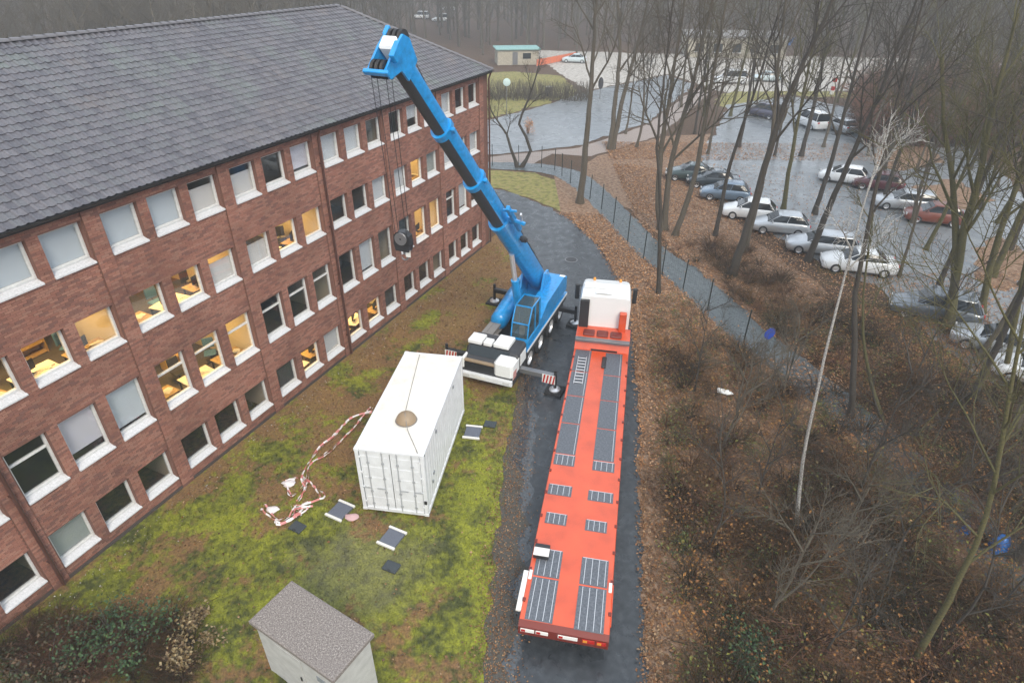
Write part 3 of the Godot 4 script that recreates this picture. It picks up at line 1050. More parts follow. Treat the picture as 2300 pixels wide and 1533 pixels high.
# ---------------------------------------------------------------- container
func make_container() -> void:
	var turn := deg_to_rad(-8.0976)
	var o := Vector3(-5.3109, 0, -15.8035) + Basis(Vector3.UP, turn) * Vector3(1.219, 0, 0)
	var t := thing("shipping_container", "white steel shipping container with double doors and cream roof standing on the lawn", "container", o, turn)   # origin: middle of the door end, -z towards the crane
	var y0 := 0.115
	var y1 := y0 + 2.896
	var L := 6.058
	var hw := 1.219
	var fr := MB.new()
	for x in [-1.0, 1.0]:
		for z in [-0.08, -L + 0.08]:
			fr.box(Vector3(x * (hw - 0.08), (y0 + y1) * 0.5, z), Vector3(0.14, y1 - y0 - 0.24, 0.14), Basis.IDENTITY, 0.012)
		fr.box(Vector3(x * (hw - 0.05), y1 - 0.05, -L * 0.5), Vector3(0.09, 0.09, L - 0.33), Basis.IDENTITY, 0.01)
		fr.box(Vector3(x * (hw - 0.05), y0 + 0.09, -L * 0.5), Vector3(0.09, 0.16, L - 0.33), Basis.IDENTITY, 0.01)
	for z in [-0.06, -L + 0.06]:
		fr.box(Vector3(0, y1 - 0.06, z), Vector3(2 * hw - 0.34, 0.11, 0.1), Basis.IDENTITY, 0.01)
		fr.box(Vector3(0, y0 + 0.09, z), Vector3(2 * hw - 0.34, 0.15, 0.1), Basis.IDENTITY, 0.01)
	part(fr, "frame", M.box_white, t)
	for x in [-1.0, 1.0]:
		for z in [-0.089, -L + 0.089]:
			for y in [y0 + 0.059, y1 - 0.055]:
				var c := MB.new()
				c.box(Vector3(x * (hw - 0.081), y, z), Vector3(0.164, 0.12, 0.18), Basis.IDENTITY, 0.012)
				var cc := part(c, "corner_casting", M.box_white, t)
				var hole := MB.new()
				hole.box(Vector3(x * (hw + 0.0005), y, z), Vector3(0.004, 0.06, 0.09))
				part(hole, "slot", M.black, cc)
	# corrugated sides and far end
	for sx in [-1.0, 1.0]:
		var w := MB.new()
		var pts := []
		var z := -0.16
		while z > -L + 0.2:
			pts.append(Vector2(0.03, z))
			pts.append(Vector2(0.03, z - 0.07))
			pts.append(Vector2(0.055, z - 0.138))
			pts.append(Vector2(0.055, z - 0.208))
			z -= 0.276
		for i in pts.size() - 1:
			var a := Vector3(sx * (hw - pts[i].x), y0 + 0.15, pts[i].y)
			var b := Vector3(sx * (hw - pts[i + 1].x), y0 + 0.15, pts[i + 1].y)
			var up := Vector3(0, y1 - y0 - 0.24, 0)
			w.quad_out(a, b, b + up, a + up, Vector3(0, 1.5, -3))
		part(w, "side_panel", M.box_white, t)
	boxpart(Vector3(-hw + 0.1, y0 + 0.1, -L + 0.03), Vector3(hw - 0.1, y1 - 0.1, -L + 0.06), "end_panel", M.box_white, t)
	var rf := MB.new()
	rf.ranged(Vector3(-hw + 0.06, y1 - 0.045, -L + 0.1), Vector3(hw - 0.06, y1 - 0.02, -0.1), 0.008)
	var rp := part(rf, "roof", M.box_roof, t)
	for i in 18:   # pressed ribs of the roof sheet
		boxpart(Vector3(-hw + 0.16, y1 - 0.021, -0.36 - i * 0.31), Vector3(hw - 0.16, y1 - 0.012, -0.28 - i * 0.31), "rib", M.box_roof, rp, 0.004)
	boxpart(Vector3(-hw + 0.12, y0 + 0.05, -L + 0.12), Vector3(hw - 0.12, y0 + 0.1, -0.12), "floor", M.black, t)
	# doors with locking bars
	for sx in [-1.0, 1.0]:
		var dm := MB.new()
		dm.ranged(Vector3(sx * 0.012, y0 + 0.17, -0.09), Vector3(sx * (hw - 0.16), y1 - 0.12, -0.055), 0.006)
		for k in 5:   # pressed panels
			dm.ranged(Vector3(sx * 0.09, y0 + 0.28 + k * 0.48, -0.056), Vector3(sx * (hw - 0.23), y0 + 0.66 + k * 0.48, -0.042), 0.01)
		var d := part(dm, "door", M.box_white, t)
		for fx in [0.26, 0.78]:
			var bm := MB.new()
			bm.bar(Vector3(sx * fx, y0 + 0.1, -0.012), Vector3(sx * fx, y1 - 0.06, -0.012), 0.018, 8)
			for y in [0.35, 0.95, 1.6, 2.3]:
				bm.box(Vector3(sx * fx, y0 + y, -0.022), Vector3(0.09, 0.07, 0.03))
			part(bm, "locking_bar", M.bar, d)
			boxpart(Vector3(sx * fx, y0 + 1.12, 0.0), Vector3(sx * (fx + 0.3), y0 + 1.16, 0.02), "handle", M.bar, d)
		boxpart(Vector3(sx * (hw - 0.158), y0 + 0.17, -0.085), Vector3(sx * (hw - 0.145), y1 - 0.12, -0.02), "seal", M.box_line, d)
		for y in [0.4, 1.1, 1.8, 2.5]:
			boxpart(Vector3(sx * (hw - 0.2), y0 + y, -0.05), Vector3(sx * (hw - 0.1), y0 + y + 0.07, -0.005), "hinge", M.box_white, d)
	boxpart(Vector3(-0.01, y0 + 0.17, -0.1), Vector3(0.01, y1 - 0.12, -0.07), "door_gap", M.black, t)
	boxpart(Vector3(hw - 0.12, y0 + 0.62, -0.008), Vector3(hw - 0.02, y0 + 0.78, 0.03), "lock_box", M.black, t, 0.01)
	for i in 4:
		boxpart(Vector3(hw - 0.03, y0 + [2.5, 2.5, 1.1, 0.85][i], [-1.7, -4.4, -1.1, -0.9][i]), Vector3(hw + 0.005, y0 + [2.62, 2.62, 1.22, 0.95][i], [-1.6, -4.3, -0.98, -0.82][i]), "vent", M.box_line, t)
	for i in 4:   # feet it is set down on
		var z: float = [-0.4, -0.4, -L + 0.4, -L + 0.4][i]
		var x: float = [-0.9, 0.9, -0.9, 0.9][i]
		boxpart(Vector3(x - 0.25, 0, z - 0.12), Vector3(x + 0.25, y0 + 0.012, z + 0.12), "bearer", M.deck_grey, t)
	# what lies on the roof: a domed cap with a rope stretched over it
	var dome := thing("domed_cap", "round tan dome resting on the container roof with a rope over it", "dome", o + Basis(Vector3.UP, turn) * Vector3(0.12, y1 - 0.012, -1.72), turn)
	var dm2 := MB.new()
	var prof := []
	for i in 9:
		var a := PI * 0.5 * i / 8.0
		prof.append(Vector2(0.37 * cos(a), 0.34 * sin(a)))
	dm2.lathe(prof, 28)
	part(dm2, "shell", M.rust_tan, dome)
	var rim := MB.new()
	rim.lathe([Vector2(0.385, 0.0), Vector2(0.395, 0.012), Vector2(0.36, 0.02)], 28)
	part(rim, "rim", M.steel, dome)
	var rope := MB.new()
	var rp2 := [Vector3(-0.55, y1 + 0.005, -L + 0.15), Vector3(-0.33, y1 - 0.002, -4.2), Vector3(-0.05, y1 + 0.02, -2.2), Vector3(0.1, y1 + 0.345, -1.72), Vector3(0.32, y1 + 0.04, -1.2), Vector3(0.72, y1 - 0.002, -0.55), Vector3(1.0, y1 + 0.01, -0.08)]
	var sp := spline(rp2, 0.15)
	var rr := []
	for p in sp: rr.append(0.013)
	rope.tube(sp, rr, 5)
	var ro := part(rope, "rope", M.deck_grey, self)
	ro.position = o
	ro.rotation.y = turn
	tag(ro, "grey rope lying along the cream container roof over the dome", "rope")

# ---------------------------------------------------------------- small flat-roofed kiosk on the lawn
func make_kiosk() -> void:
	var d := Vector3(2.59, 0, 1.56).normalized()
	var turn := atan2(-d.z, d.x)
	var t := thing("utility_kiosk", "small pale concrete kiosk with a flat speckled grey roof at the lawn's end", "kiosk", Vector3(-5.17, 0, -9.75), turn)
	var body := MB.new()
	body.ranged(Vector3(-1.43, -0.1, -0.64), Vector3(1.43, 2.09, 0.64), 0.02)
	part(body, "walls", M.concrete, t)
	var rf := MB.new()
	rf.loft([[Vector3(-1.52, 2.17, -0.73), Vector3(1.52, 2.17, -0.73), Vector3(1.52, 2.17, 0.73), Vector3(-1.52, 2.17, 0.73)], [Vector3(-1.52, 2.29, -0.73), Vector3(1.52, 2.29, -0.73), Vector3(1.52, 2.29, 0.73), Vector3(-1.52, 2.29, 0.73)], [Vector3(-1.48, 2.31, -0.69), Vector3(1.48, 2.31, -0.69), Vector3(1.48, 2.31, 0.69), Vector3(-1.48, 2.31, 0.69)]])
	var r := part(rf, "roof", M.kiosk_roof, t)
	boxpart(Vector3(-1.36, 2.08, -0.57), Vector3(1.36, 2.172, 0.57), "roof_collar", M.concrete, r)
	var door := MB.new()
	door.ranged(Vector3(-0.75, 0.05, 0.641), Vector3(0.2, 1.85, 0.665), 0.005)
	var dp := part(door, "door", M.concrete, t)
	boxpart(Vector3(0.06, 0.9, 0.666), Vector3(0.1, 1.06, 0.69), "handle", M.black, dp)
	boxpart(Vector3(0.75, 1.5, 0.641), Vector3(1.05, 1.7, 0.655), "vent", M.box_line, t)

# ---------------------------------------------------------------- wheels
var wheel_cache := {}

func wheel(parent: Node, at: Vector3, r: float, w: float, outer: float, rim: Material, called := "wheel") -> Node3D:   # axle along x, outer face towards outer * x
	var key := "%s %s" % [r, w]
	if not wheel_cache.has(key):
		var b := Basis(Vector3(0, 0, 1), Vector3(1, 0, 0), Vector3(0, 1, 0))   # lathe y -> x
		var ty := MB.new()
		ty.lathe([Vector2(r * 0.60, w * 0.5 - 0.01), Vector2(r * 0.66, w * 0.5), Vector2(r * 0.92, w * 0.48), Vector2(r, w * 0.36), Vector2(r, -w * 0.36), Vector2(r * 0.92, -w * 0.48), Vector2(r * 0.6, -w * 0.5)].duplicate(), 22, b)
		var ri := MB.new()
		ri.lathe([Vector2(0.0, w * 0.36), Vector2(r * 0.16, w * 0.38), Vector2(r * 0.2, w * 0.3), Vector2(r * 0.48, w * 0.24), Vector2(r * 0.54, w * 0.44), Vector2(r * 0.61, w * 0.47), Vector2(r * 0.61, -w * 0.45), Vector2(0.0, -w * 0.4)], 18, b)
		wheel_cache[key] = [ty.mesh(), ri.mesh()]
	var o := Node3D.new()
	o.name = called
	parent.add_child(o, true)
	o.position = at
	if outer < 0: o.rotation.y = PI
	shape(wheel_cache[key][0], "tyre", M.rubber, o)
	shape(wheel_cache[key][1], "rim", rim, o)
	return o

# ---------------------------------------------------------------- red low-loader (x across, -z forward, origin at the rear)
const TRAILER_TURN := -0.1876
func make_trailer() -> void:
	var t := thing("low_loader_trailer", "long empty red low-loader trailer with grey tread strips, coupled to a white tractor", "trailer", Vector3(1.535, 0, -10.62), TRAILER_TURN)
	var hw := 1.29
	var top := 1.0
	var dk := MB.new()
	dk.ranged(Vector3(-hw, top - 0.13, -14.95), Vector3(hw, top, -0.06), 0.02)
	var deck := part(dk, "deck", M.red, t)
	var rail := MB.new()
	for sx in [-1.0, 1.0]:
		rail.ranged(Vector3(sx * hw * 0.62, 0.5, -14.4), Vector3(sx * hw * 0.5, top - 0.131, -0.3), 0.01)
	for i in 12:
		rail.box(Vector3(0, 0.78, -0.8 - i * 1.22), Vector3(2 * hw - 0.1, 0.14, 0.08))
	part(rail, "chassis", M.dark_red, t)
	# tread strips: boards of grey non-slip sheet, each in its own red surround
	var strips := [[-1.14, -0.34, 0.08, 1.54], [-1.14, -0.34, 1.60, 2.64], [0.28, 1.12, 0.04, 1.50], [0.28, 1.12, 1.56, 2.56], [-1.10, -0.38, 3.70, 4.18], [0.25, 0.97, 3.65, 4.12], [-1.2, -0.36, 5.02, 5.52], [0.22, 1.10, 5.0, 5.48], [-1.2, -0.42, 6.55, 7.12], [0.25, 1.06, 6.52, 7.02]]
	for i in 4:
		strips.append([-1.2, -0.44, 7.18 + i * 1.86, 8.99 + i * 1.86])
		strips.append([0.24, 1.02, 7.08 + i * 1.88, 8.91 + i * 1.88])
	for s in strips:
		var p := boxpart(Vector3(s[0], top - 0.004, -s[3]), Vector3(s[1], top + 0.014, -s[2]), "tread_plate", M.tread, t, 0.004)
		var n := 4
		for k in n:   # bright worn runner bars
			if s[3] - s[2] > 1.7 and k != 3: continue
			var x: float = lerpf(s[0], s[1], (k + 0.6) / n)
			boxpart(Vector3(x - 0.008, top + 0.014, -s[3] + 0.03), Vector3(x + 0.008, top + 0.022, -s[2] - 0.03), "runner_bar", M.alu, p)
		if s[3] - s[2] < 1.4: boxpart(Vector3(s[0] + 0.03, top + 0.014, -s[3] + 0.004), Vector3(s[1] - 0.03, top + 0.023, -s[3] + 0.022), "edge_bar", M.alu, p)
	for sx in [-1.0, 1.0]:   # lashing points along both sides
		for i in 13:
			var m := MB.new()
			m.box(Vector3(sx * (hw - 0.03), top + 0.015, -0.7 - i * 1.1), Vector3(0.09, 0.05, 0.12), Basis.IDENTITY, 0.01)
			part(m, "lashing_point", M.dark_red, t)
	# rear: sloping end, bumper with light bars and marker boards
	var rear := MB.new()
	rear.prism(PackedVector2Array([Vector2(-0.06, top - 0.002), Vector2(0.10, top - 0.10), Vector2(0.10, 0.55), Vector2(-0.3, 0.45), Vector2(-0.3, top - 0.14)]), -hw, hw, Transform3D(Basis(Vector3(0, 0, 1), Vector3.UP, Vector3.LEFT), Vector3.ZERO))
	part(rear, "rear_bumper", M.dark_red, t)
	for e in [[-1.22, -0.82], [-0.78, -0.42], [-0.14, 0.42], [0.55, 0.9], [0.95, 1.22]]:
		var lb := boxpart(Vector3(e[0], 0.70, 0.10), Vector3(e[1], 0.84, 0.125), "light_bar", M.paper if e[0] < 0.4 else M.lamp_red, t, 0.006)
		boxpart(Vector3(e[0] + 0.02, 0.72, 0.125), Vector3(e[0] + 0.14, 0.82, 0.13), "lens", M.lamp_red if e[0] < 0.4 else M.amber, lb)
	for sx in [-1.0, 1.0]:
		var er := MB.new()
		er.ranged(Vector3(sx * hw, top - 0.1, -1.75), Vector3(sx * (hw + (0.16 if sx < 0 else 0.03)), top - 0.02, -0.35), 0.01)
		part(er, "side_extension", M.paper if sx < 0 else M.red, t)
		boxpart(Vector3(sx * 1.17, top - 0.003, -1.75), Vector3(sx * 1.27, top + 0.05, -1.42), "winch_post", M.paper, t, 0.01)
	# axles
	for i in 4:
		var z := -1.9 - i * 1.36
		for sx in [-1.0, 1.0]:
			wheel(t, Vector3(sx * (hw - 0.2), 0.40, z), 0.40, 0.32, sx, M.steel)
		var ax := MB.new()
		ax.bar(Vector3(-1.0, 0.40, z), Vector3(1.0, 0.40, z), 0.07, 8)
		part(ax, "axle", M.black, t)
	# raised neck over the tractor's rear axles
	var nk := MB.new()
	nk.prism(PackedVector2Array([Vector2(-14.6, 0.9), Vector2(-14.95, 1.5), Vector2(-16.05, 1.52), Vector2(-16.05, 1.28), Vector2(-15.3, 1.22), Vector2(-14.95, 0.85)]), -hw, hw, Transform3D(Basis(Vector3(0, 0, 1), Vector3.UP, Vector3.LEFT), Vector3.ZERO))
	var neck := part(nk, "neck", M.red, t)
	boxpart(Vector3(-hw + 0.01, 1.42, -14.93), Vector3(hw - 0.01, 1.545, -14.66), "neck_edge", M.steel, neck, 0.01)
	for x in [-0.68, -0.03, 0.62]:
		var m := MB.new()
		m.ranged(Vector3(x - 0.27, 1.5, -15.62), Vector3(x + 0.27, 1.60, -15.08), 0.05)
		part(m, "stowage_well", M.dark_red, neck)
	boxpart(Vector3(-0.5, 1.0, -15.1), Vector3(0.75, 1.06, -14.62), "ramp_hinge", M.black, t)
	var stain := MB.new()
	stain.ranged(Vector3(0.1, top + 0.001, -14.1), Vector3(0.3, top + 0.09, -13.2), 0.03)
	part(stain, "hose_tray", M.black, t)
	# things on the deck
	var ld := thing("ladder", "aluminium ladder lying flat on the trailer's grey tread strip", "ladder", t.position + Basis(Vector3.UP, TRAILER_TURN) * Vector3(-0.82, top + 0.016, -12.82), TRAILER_TURN)
	for sx in [-1.0, 1.0]:
		boxpart(Vector3(sx * 0.19 - 0.015, 0, -1.08), Vector3(sx * 0.19 + 0.015, 0.07, 1.08), "rail", M.alu, ld, 0.004)
	for i in 9:
		var m := MB.new()
		m.bar(Vector3(-0.18, 0.035, -0.98 + i * 0.245), Vector3(0.18, 0.035, -0.98 + i * 0.245), 0.022, 6)
		part(m, "rung", M.alu, ld)
	var bx := thing("tool_crate", "small crate with white lid and dark open end on the trailer deck", "crate", t.position + Basis(Vector3.UP, TRAILER_TURN) * Vector3(-1.0, top + 0.023, -2.44), TRAILER_TURN)
	boxpart(Vector3(-0.24, 0, -0.24), Vector3(0.24, 0.16, 0.24), "body", M.black, bx, 0.01)
	boxpart(Vector3(-0.245, 0.161, -0.06), Vector3(0.245, 0.19, 0.245), "lid", M.paper, bx, 0.006)

# ---------------------------------------------------------------- white tractor in front of the trailer
func make_tractor() -> void:
	var turn := -0.16
	var at := Vector3(1.535, 0, -10.62) + Basis(Vector3.UP, TRAILER_TURN) * Vector3(-0.06, 0, -16.05)
	var t := thing("truck_tractor", "white tractor unit with low cab roof pulling the red low-loader", "truck", at, turn)   # origin under the cab's rear wall
	var hw := 1.22
	var ch := MB.new()
	for sx in [-1.0, 1.0]:
		ch.ranged(Vector3(sx * 0.38, 0.72, -2.0), Vector3(sx * 0.46, 0.95, 1.0), 0.01)
	ch.ranged(Vector3(-1.0, 0.6, 0.1), Vector3(1.0, 0.9, 0.5), 0.02)
	part(ch, "chassis", M.black, t)
	# cab: rings from the rear to the front
	var rings := []
	for e in [[0.0, 3.16, 1.0], [-0.08, 3.24, 1.0], [-1.2, 3.32, 1.0], [-1.75, 3.22, 0.97], [-1.98, 2.95, 0.95], [-2.12, 2.1, 0.95], [-2.2, 1.0, 0.95], [-2.14, 0.55, 0.93]]:
		var w: float = hw * e[2]
		var y: float = e[1]
		var b := minf(0.55, y - 0.05)
		rings.append([Vector3(-w, b, e[0]), Vector3(-w, maxf(b + 0.01, y - 0.34), e[0]), Vector3(-w * 0.93, maxf(b + 0.02, y - 0.07), e[0]), Vector3(-w * 0.80, maxf(b + 0.03, y), e[0]), Vector3(w * 0.80, maxf(b + 0.03, y), e[0]), Vector3(w * 0.93, maxf(b + 0.02, y - 0.07), e[0]), Vector3(w, maxf(b + 0.01, y - 0.34), e[0]), Vector3(w, b, e[0])])
	var cab := MB.new()
	cab.loft(rings)
	cab.smooth(35)
	var c := part(cab, "cab", M.truck_white, t)
	boxpart(Vector3(-hw * 0.85, 1.75, -2.165), Vector3(hw * 0.85, 2.75, -2.05), "windscreen", M.tinted, c)
	for sx in [-1.0, 1.0]:
		boxpart(Vector3(sx * (hw - 0.01), 1.85, -1.75), Vector3(sx * (hw + 0.008), 2.65, -0.95), "side_window", M.tinted, c)
	var sp := MB.new()
	sp.prism(PackedVector2Array([Vector2(-1.65, 3.24), Vector2(-0.75, 3.52), Vector2(-0.62, 3.50), Vector2(-0.62, 3.30)]), -hw * 0.86, hw * 0.86, Transform3D(Basis(Vector3(0, 0, 1), Vector3.UP, Vector3.LEFT), Vector3.ZERO))
	part(sp, "roof_spoiler", M.truck_white, c)
	boxpart(Vector3(-1.19, 1.2, 0.004), Vector3(-0.74, 3.0, 0.16), "rear_grille", M.black, c, 0.02)
	boxpart(Vector3(-0.5, 3.315, -0.45), Vector3(0.3, 3.345, -0.05), "roof_hatch", M.truck_white, c, 0.01)
	for x in [-0.62, 0.66]:
		var b := MB.new()
		b.lathe([Vector2(0.07, 0), Vector2(0.07, 0.1), Vector2(0.045, 0.14), Vector2(0, 0.145)], 12)
		var bo := part(b, "beacon", M.amber, c)
		bo.position = Vector3(x, 3.3, -1.5)
	for sx in [-1.0, 1.0]:
		var mi := MB.new()
		mi.beam(Vector3(sx * hw, 2.75, -1.85), Vector3(sx * (hw + 0.22), 2.75, -1.95), 0.04, 0.04)
		mi.box(Vector3(sx * (hw + 0.24), 2.35, -1.95), Vector3(0.22, 0.85, 0.14), Basis.IDENTITY, 0.04)
		part(mi, "mirror", M.black, c)
	boxpart(Vector3(0.74, 1.2, 0.06), Vector3(1.08, 2.5, 0.34), "air_tank_box", M.red, t, 0.03)
	for z in [-1.4]:
		for sx in [-1.0, 1.0]:
			wheel(t, Vector3(sx * (hw - 0.18), 0.52, z), 0.52, 0.32, sx, M.alu)
	for z in [0.5]:
		for sx in [-1.0, 1.0]:
			wheel(t, Vector3(sx * (hw - 0.3), 0.52, z), 0.52, 0.55, sx, M.steel)
	for sx in [-1.0, 1.0]:
		var mg := MB.new()
		mg.ranged(Vector3(sx * 0.62, 1.08, -0.1), Vector3(sx * hw, 1.11, 1.06), 0.008)
		part(mg, "mudguard", M.black, t)

# ---------------------------------------------------------------- crane truck (x across, -z away from the camera's side, origin under the front bumper)
func hazard(parent: Node, at: Vector3, size: Vector2, bas: Basis) -> void:   # red and white striped marker plate
	var pl := MB.new()
	pl.box(at, Vector3(size.x, size.y, 0.016), bas)
	var p := part(pl, "marker_plate", M.paper, parent)
	var n := 4
	for i in n:
		var x := -size.x * 0.5 + size.x * (i + 0.15) / n
		var s := MB.new()
		var w := size.x / n * 0.5
		var sh := size.x / n * 0.45
		s.prism(PackedVector2Array([Vector2(x, -size.y * 0.48), Vector2(x + w, -size.y * 0.48), Vector2(minf(x + w + sh, size.x * 0.5), size.y * 0.48), Vector2(minf(x + sh, size.x * 0.5 - 0.01), size.y * 0.48)]), 0.009, 0.013, Transform3D(bas, at))
		part(s, "stripe", M.lamp_red, p)

func s_top(s: Array) -> float:
	return s[3] * 0.42

func make_crane() -> void:
	var al := Vector3(0.36, 0, -0.933).normalized()
	var rt := Vector3(0.933, 0, 0.36).normalized()
	var at := Vector3(-1.08, 0, -22.58) - rt * 0.28
	var turn := atan2(-rt.z, rt.x)
	var t := thing("mobile_crane", "blue telescopic mobile crane on outriggers with white carrier deck and raised boom", "crane", at, turn)
	var hw := 1.25
	# carrier
	var cf := MB.new()
	cf.ranged(Vector3(-0.55, 0.55, -8.9), Vector3(0.55, 1.05, -0.9), 0.02)
	cf.ranged(Vector3(-hw + 0.05, 0.85, -8.85), Vector3(hw - 0.05, 1.12, -2.6), 0.02)
	part(cf, "carrier_frame", M.black, t)
	for i in 4:
		for sx in [-1.0, 1.0]:
			wheel(t, Vector3(sx * (hw - 0.22), 0.6, -2.95 - [0.0, 1.55, 3.2, 4.75][i]), 0.6, 0.44, sx, M.alu)
	for sx in [-1.0, 1.0]:
		var fd := MB.new()
		fd.ranged(Vector3(sx * 0.6, 1.22, -8.85), Vector3(sx * hw, 1.32, -2.35), 0.015)
		part(fd, "mudguard", M.blue if sx > 0 else M.deck_grey, t)
		boxpart(Vector3(sx * (hw - 0.01), 1.18, -8.8), Vector3(sx * (hw + 0.02), 1.30, -2.5), "side_rail", M.truck_white, t)
	# low front: driver's cab and deck
	var low := []
	for e in [[-0.62, 0.62, 0.95], [-0.66, 1.10, 1.28], [-1.0, 1.10, 1.46], [-1.25, 1.10, 1.82], [-2.3, 1.10, 1.90]]:
		low.append([Vector3(-hw, 0.5, e[0]), Vector3(-hw, e[2] - 0.1, e[0]), Vector3(-hw + 0.1, e[2], e[0]), Vector3(hw - 0.1, e[2], e[0]), Vector3(hw, e[2] - 0.1, e[0]), Vector3(hw, 0.5, e[0])])
	var nose := MB.new()
	nose.loft(low)
	var cab := part(nose, "front_body", M.carrier_dark, t)
	var ws := MB.new()   # dark band of windscreen across the slope
	ws.quad(Vector3(-1.1, 1.475, -0.985), Vector3(0.86, 1.475, -0.985), Vector3(0.86, 1.835, -1.262), Vector3(-1.1, 1.835, -1.262))
	part(ws, "windscreen", M.tinted, cab)
	boxpart(Vector3(-1.2, 1.30, -0.78), Vector3(0.5, 1.40, -0.60), "step_board", M.rust_tan, cab, 0.02)
	boxpart(Vector3(-1.12, 0.95, -0.63), Vector3(0.32, 1.25, -0.585), "front_grille", M.black, cab)
	boxpart(Vector3(-hw, 0.52, -0.62), Vector3(hw, 0.82, -0.46), "bumper", M.box_white, cab, 0.03)
	boxpart(Vector3(-0.55, 0.60, -0.46), Vector3(-0.03, 0.72, -0.445), "number_plate", M.paper, cab)
	boxpart(Vector3(-hw - 0.004, 0.95, -1.15), Vector3(-hw + 0.12, 1.5, -0.56), "corner_panel", M.truck_white, cab, 0.03)
	boxpart(Vector3(hw - 0.02, 1.0, -2.28), Vector3(hw + 0.012, 1.62, -1.55), "side_panel", M.truck_white, cab, 0.01)
	for x in [-0.98, 0.98]:
		boxpart(Vector3(x - 0.16, 0.6, -0.465), Vector3(x + 0.16, 0.74, -0.44), "headlight", M.lamp_clear, cab, 0.01)
	var bulge := MB.new()
	bulge.ranged(Vector3(0.34, 0.86, -1.5), Vector3(hw + 0.02, 1.70, -0.50), 0.12)
	part(bulge, "lamp_housing", M.truck_white, cab)
	hazard(cab, Vector3(hw + 0.016, 1.05, -0.8), Vector2(0.42, 0.42), Basis(Vector3.UP, PI / 2))
	for e in [[-1.24, -0.56, -1.98, -1.28], [-0.48, -0.08, -1.75, -1.3], [0.0, 0.75, -2.25, -1.34]]:
		boxpart(Vector3(e[0], 1.86, e[2]), Vector3(e[1], 2.06, e[3]), "deck_locker", M.truck_white, cab, 0.03)
	boxpart(Vector3(-1.2, 1.5, -3.9), Vector3(-0.98, 1.62, -2.31), "deck_plank", M.deck_grey, t, 0.006)
	boxpart(Vector3(-0.965, 1.5, -3.9), Vector3(-0.62, 1.62, -2.31), "deck_plank", M.deck_grey, t, 0.006)
	boxpart(Vector3(-0.6, 1.45, -2.9), Vector3(0.4, 1.56, -2.31), "deck_plank", M.deck_grey, t, 0.006)
	boxpart(Vector3(0.68, 0.75, -2.4), Vector3(hw, 1.5, -1.25), "side_tank", M.black, t, 0.04)
	# outriggers
	for e in [[1.0, -1.6, 2.95, true], [-1.0, -1.75, 2.6, true], [1.0, -7.75, 2.1, false], [-1.0, -8.4, 2.9, false]]:
		var sx: float = e[0]
		var z: float = e[1]
		var o := Node3D.new()
		o.name = "outrigger"
		t.add_child(o, true)
		var bm := MB.new()
		bm.ranged(Vector3(sx * 0.3, 0.70, z - 0.13), Vector3(sx * e[2], 0.94, z + 0.13), 0.015)
		part(bm, "beam", M.steel if sx > 0 and z > -3 else M.black, o)
		var jk := MB.new()
		jk.bar(Vector3(sx * e[2], 0.2, z), Vector3(sx * e[2], 1.18, z), 0.075, 10)
		part(jk, "jack", M.black, o)
		var ft := MB.new()
		ft.lathe([Vector2(0.0, 0.24), Vector2(0.12, 0.24), Vector2(0.26, 0.17), Vector2(0.27, 0.12)], 16)
		var fo := part(ft, "foot", M.alu, o)
		fo.position = Vector3(sx * e[2], 0, z)
		boxpart(Vector3(sx * e[2] - 0.4, 0, z - 0.4), Vector3(sx * e[2] + 0.4, 0.12, z + 0.4), "pad", M.rubber, o, 0.01)
		if e[3]: hazard(o, Vector3(sx * (e[2] - 0.28), 0.72, z + 0.145), Vector2(0.62, 0.46), Basis.IDENTITY)
	# superstructure
	var up := Node3D.new()
	up.name = "superstructure"
	t.add_child(up)
	var ring := MB.new()
	ring.lathe([Vector2(0.85, 1.12), Vector2(0.85, 1.5), Vector2(0.0, 1.5)], 28)
	var rg := part(ring, "turntable", M.black, up)
	rg.position = Vector3(0, 0, -5.3)
	var fl := MB.new()   # side frames seen from above
	fl.prism(PackedVector2Array([Vector2(-2.45, 1.5), Vector2(-2.45, 1.85), Vector2(-4.6, 1.95), Vector2(-5.4, 2.35), Vector2(-8.2, 2.5), Vector2(-8.6, 2.3), Vector2(-8.6, 1.55), Vector2(-5.0, 1.45)]), 0.42, 1.22, Transform3D(Basis(Vector3(0, 0, 1), Vector3.UP, Vector3.LEFT), Vector3.ZERO) * Transform3D(Basis.IDENTITY, Vector3(0, 0, -1.64)))
	part(fl, "side_frame", M.blue, up)
	var eng := MB.new()
	var er := []
	for z in [-3.78, -3.95, -6.3, -6.5]:
		var s := 0.75 if z > -3.9 or z < -6.4 else 1.0
		var lf := 2.05 if z > -5.0 else 2.42
		var q := []
		for k in 14:
			var a := TAU * k / 14.0
			q.append(Vector3(-0.80 + 0.44 * s * cos(a), lf - 0.4 + 0.48 * s * sin(a), z))
		er.append(q)
	eng.loft(er)
	eng.smooth(60)
	part(eng, "hydraulic_tank", M.blue, up)
	var rearb := MB.new()
	rearb.ranged(Vector3(-hw + 0.08, 1.5, -8.75), Vector3(hw - 0.02, 2.35, -7.25), 0.06)
	part(rearb, "counterweight", M.blue, up)
	for sx in [-1.0, 1.0]:   # pivot brackets
		var br := MB.new()
		br.prism(PackedVector2Array([Vector2(-5.9, 1.6), Vector2(-6.7, 3.25), Vector2(-7.25, 3.25), Vector2(-7.9, 2.3), Vector2(-7.9, 1.6)]), sx * 0.52, sx * 0.62, Transform3D(Basis(Vector3(0, 0, 1), Vector3.UP, Vector3.LEFT), Vector3.ZERO))
		part(br, "pivot_bracket", M.blue, up)
	var wn := MB.new()
	wn.bar(Vector3(-0.4, 2.55, -7.85), Vector3(0.4, 2.55, -7.85), 0.26, 16)
	part(wn, "winch_drum", M.steel, up)
	var tr := MB.new()
	tr.ranged(Vector3(0.9, 2.36, -8.5), Vector3(1.2, 2.46, -7.6), 0.02)
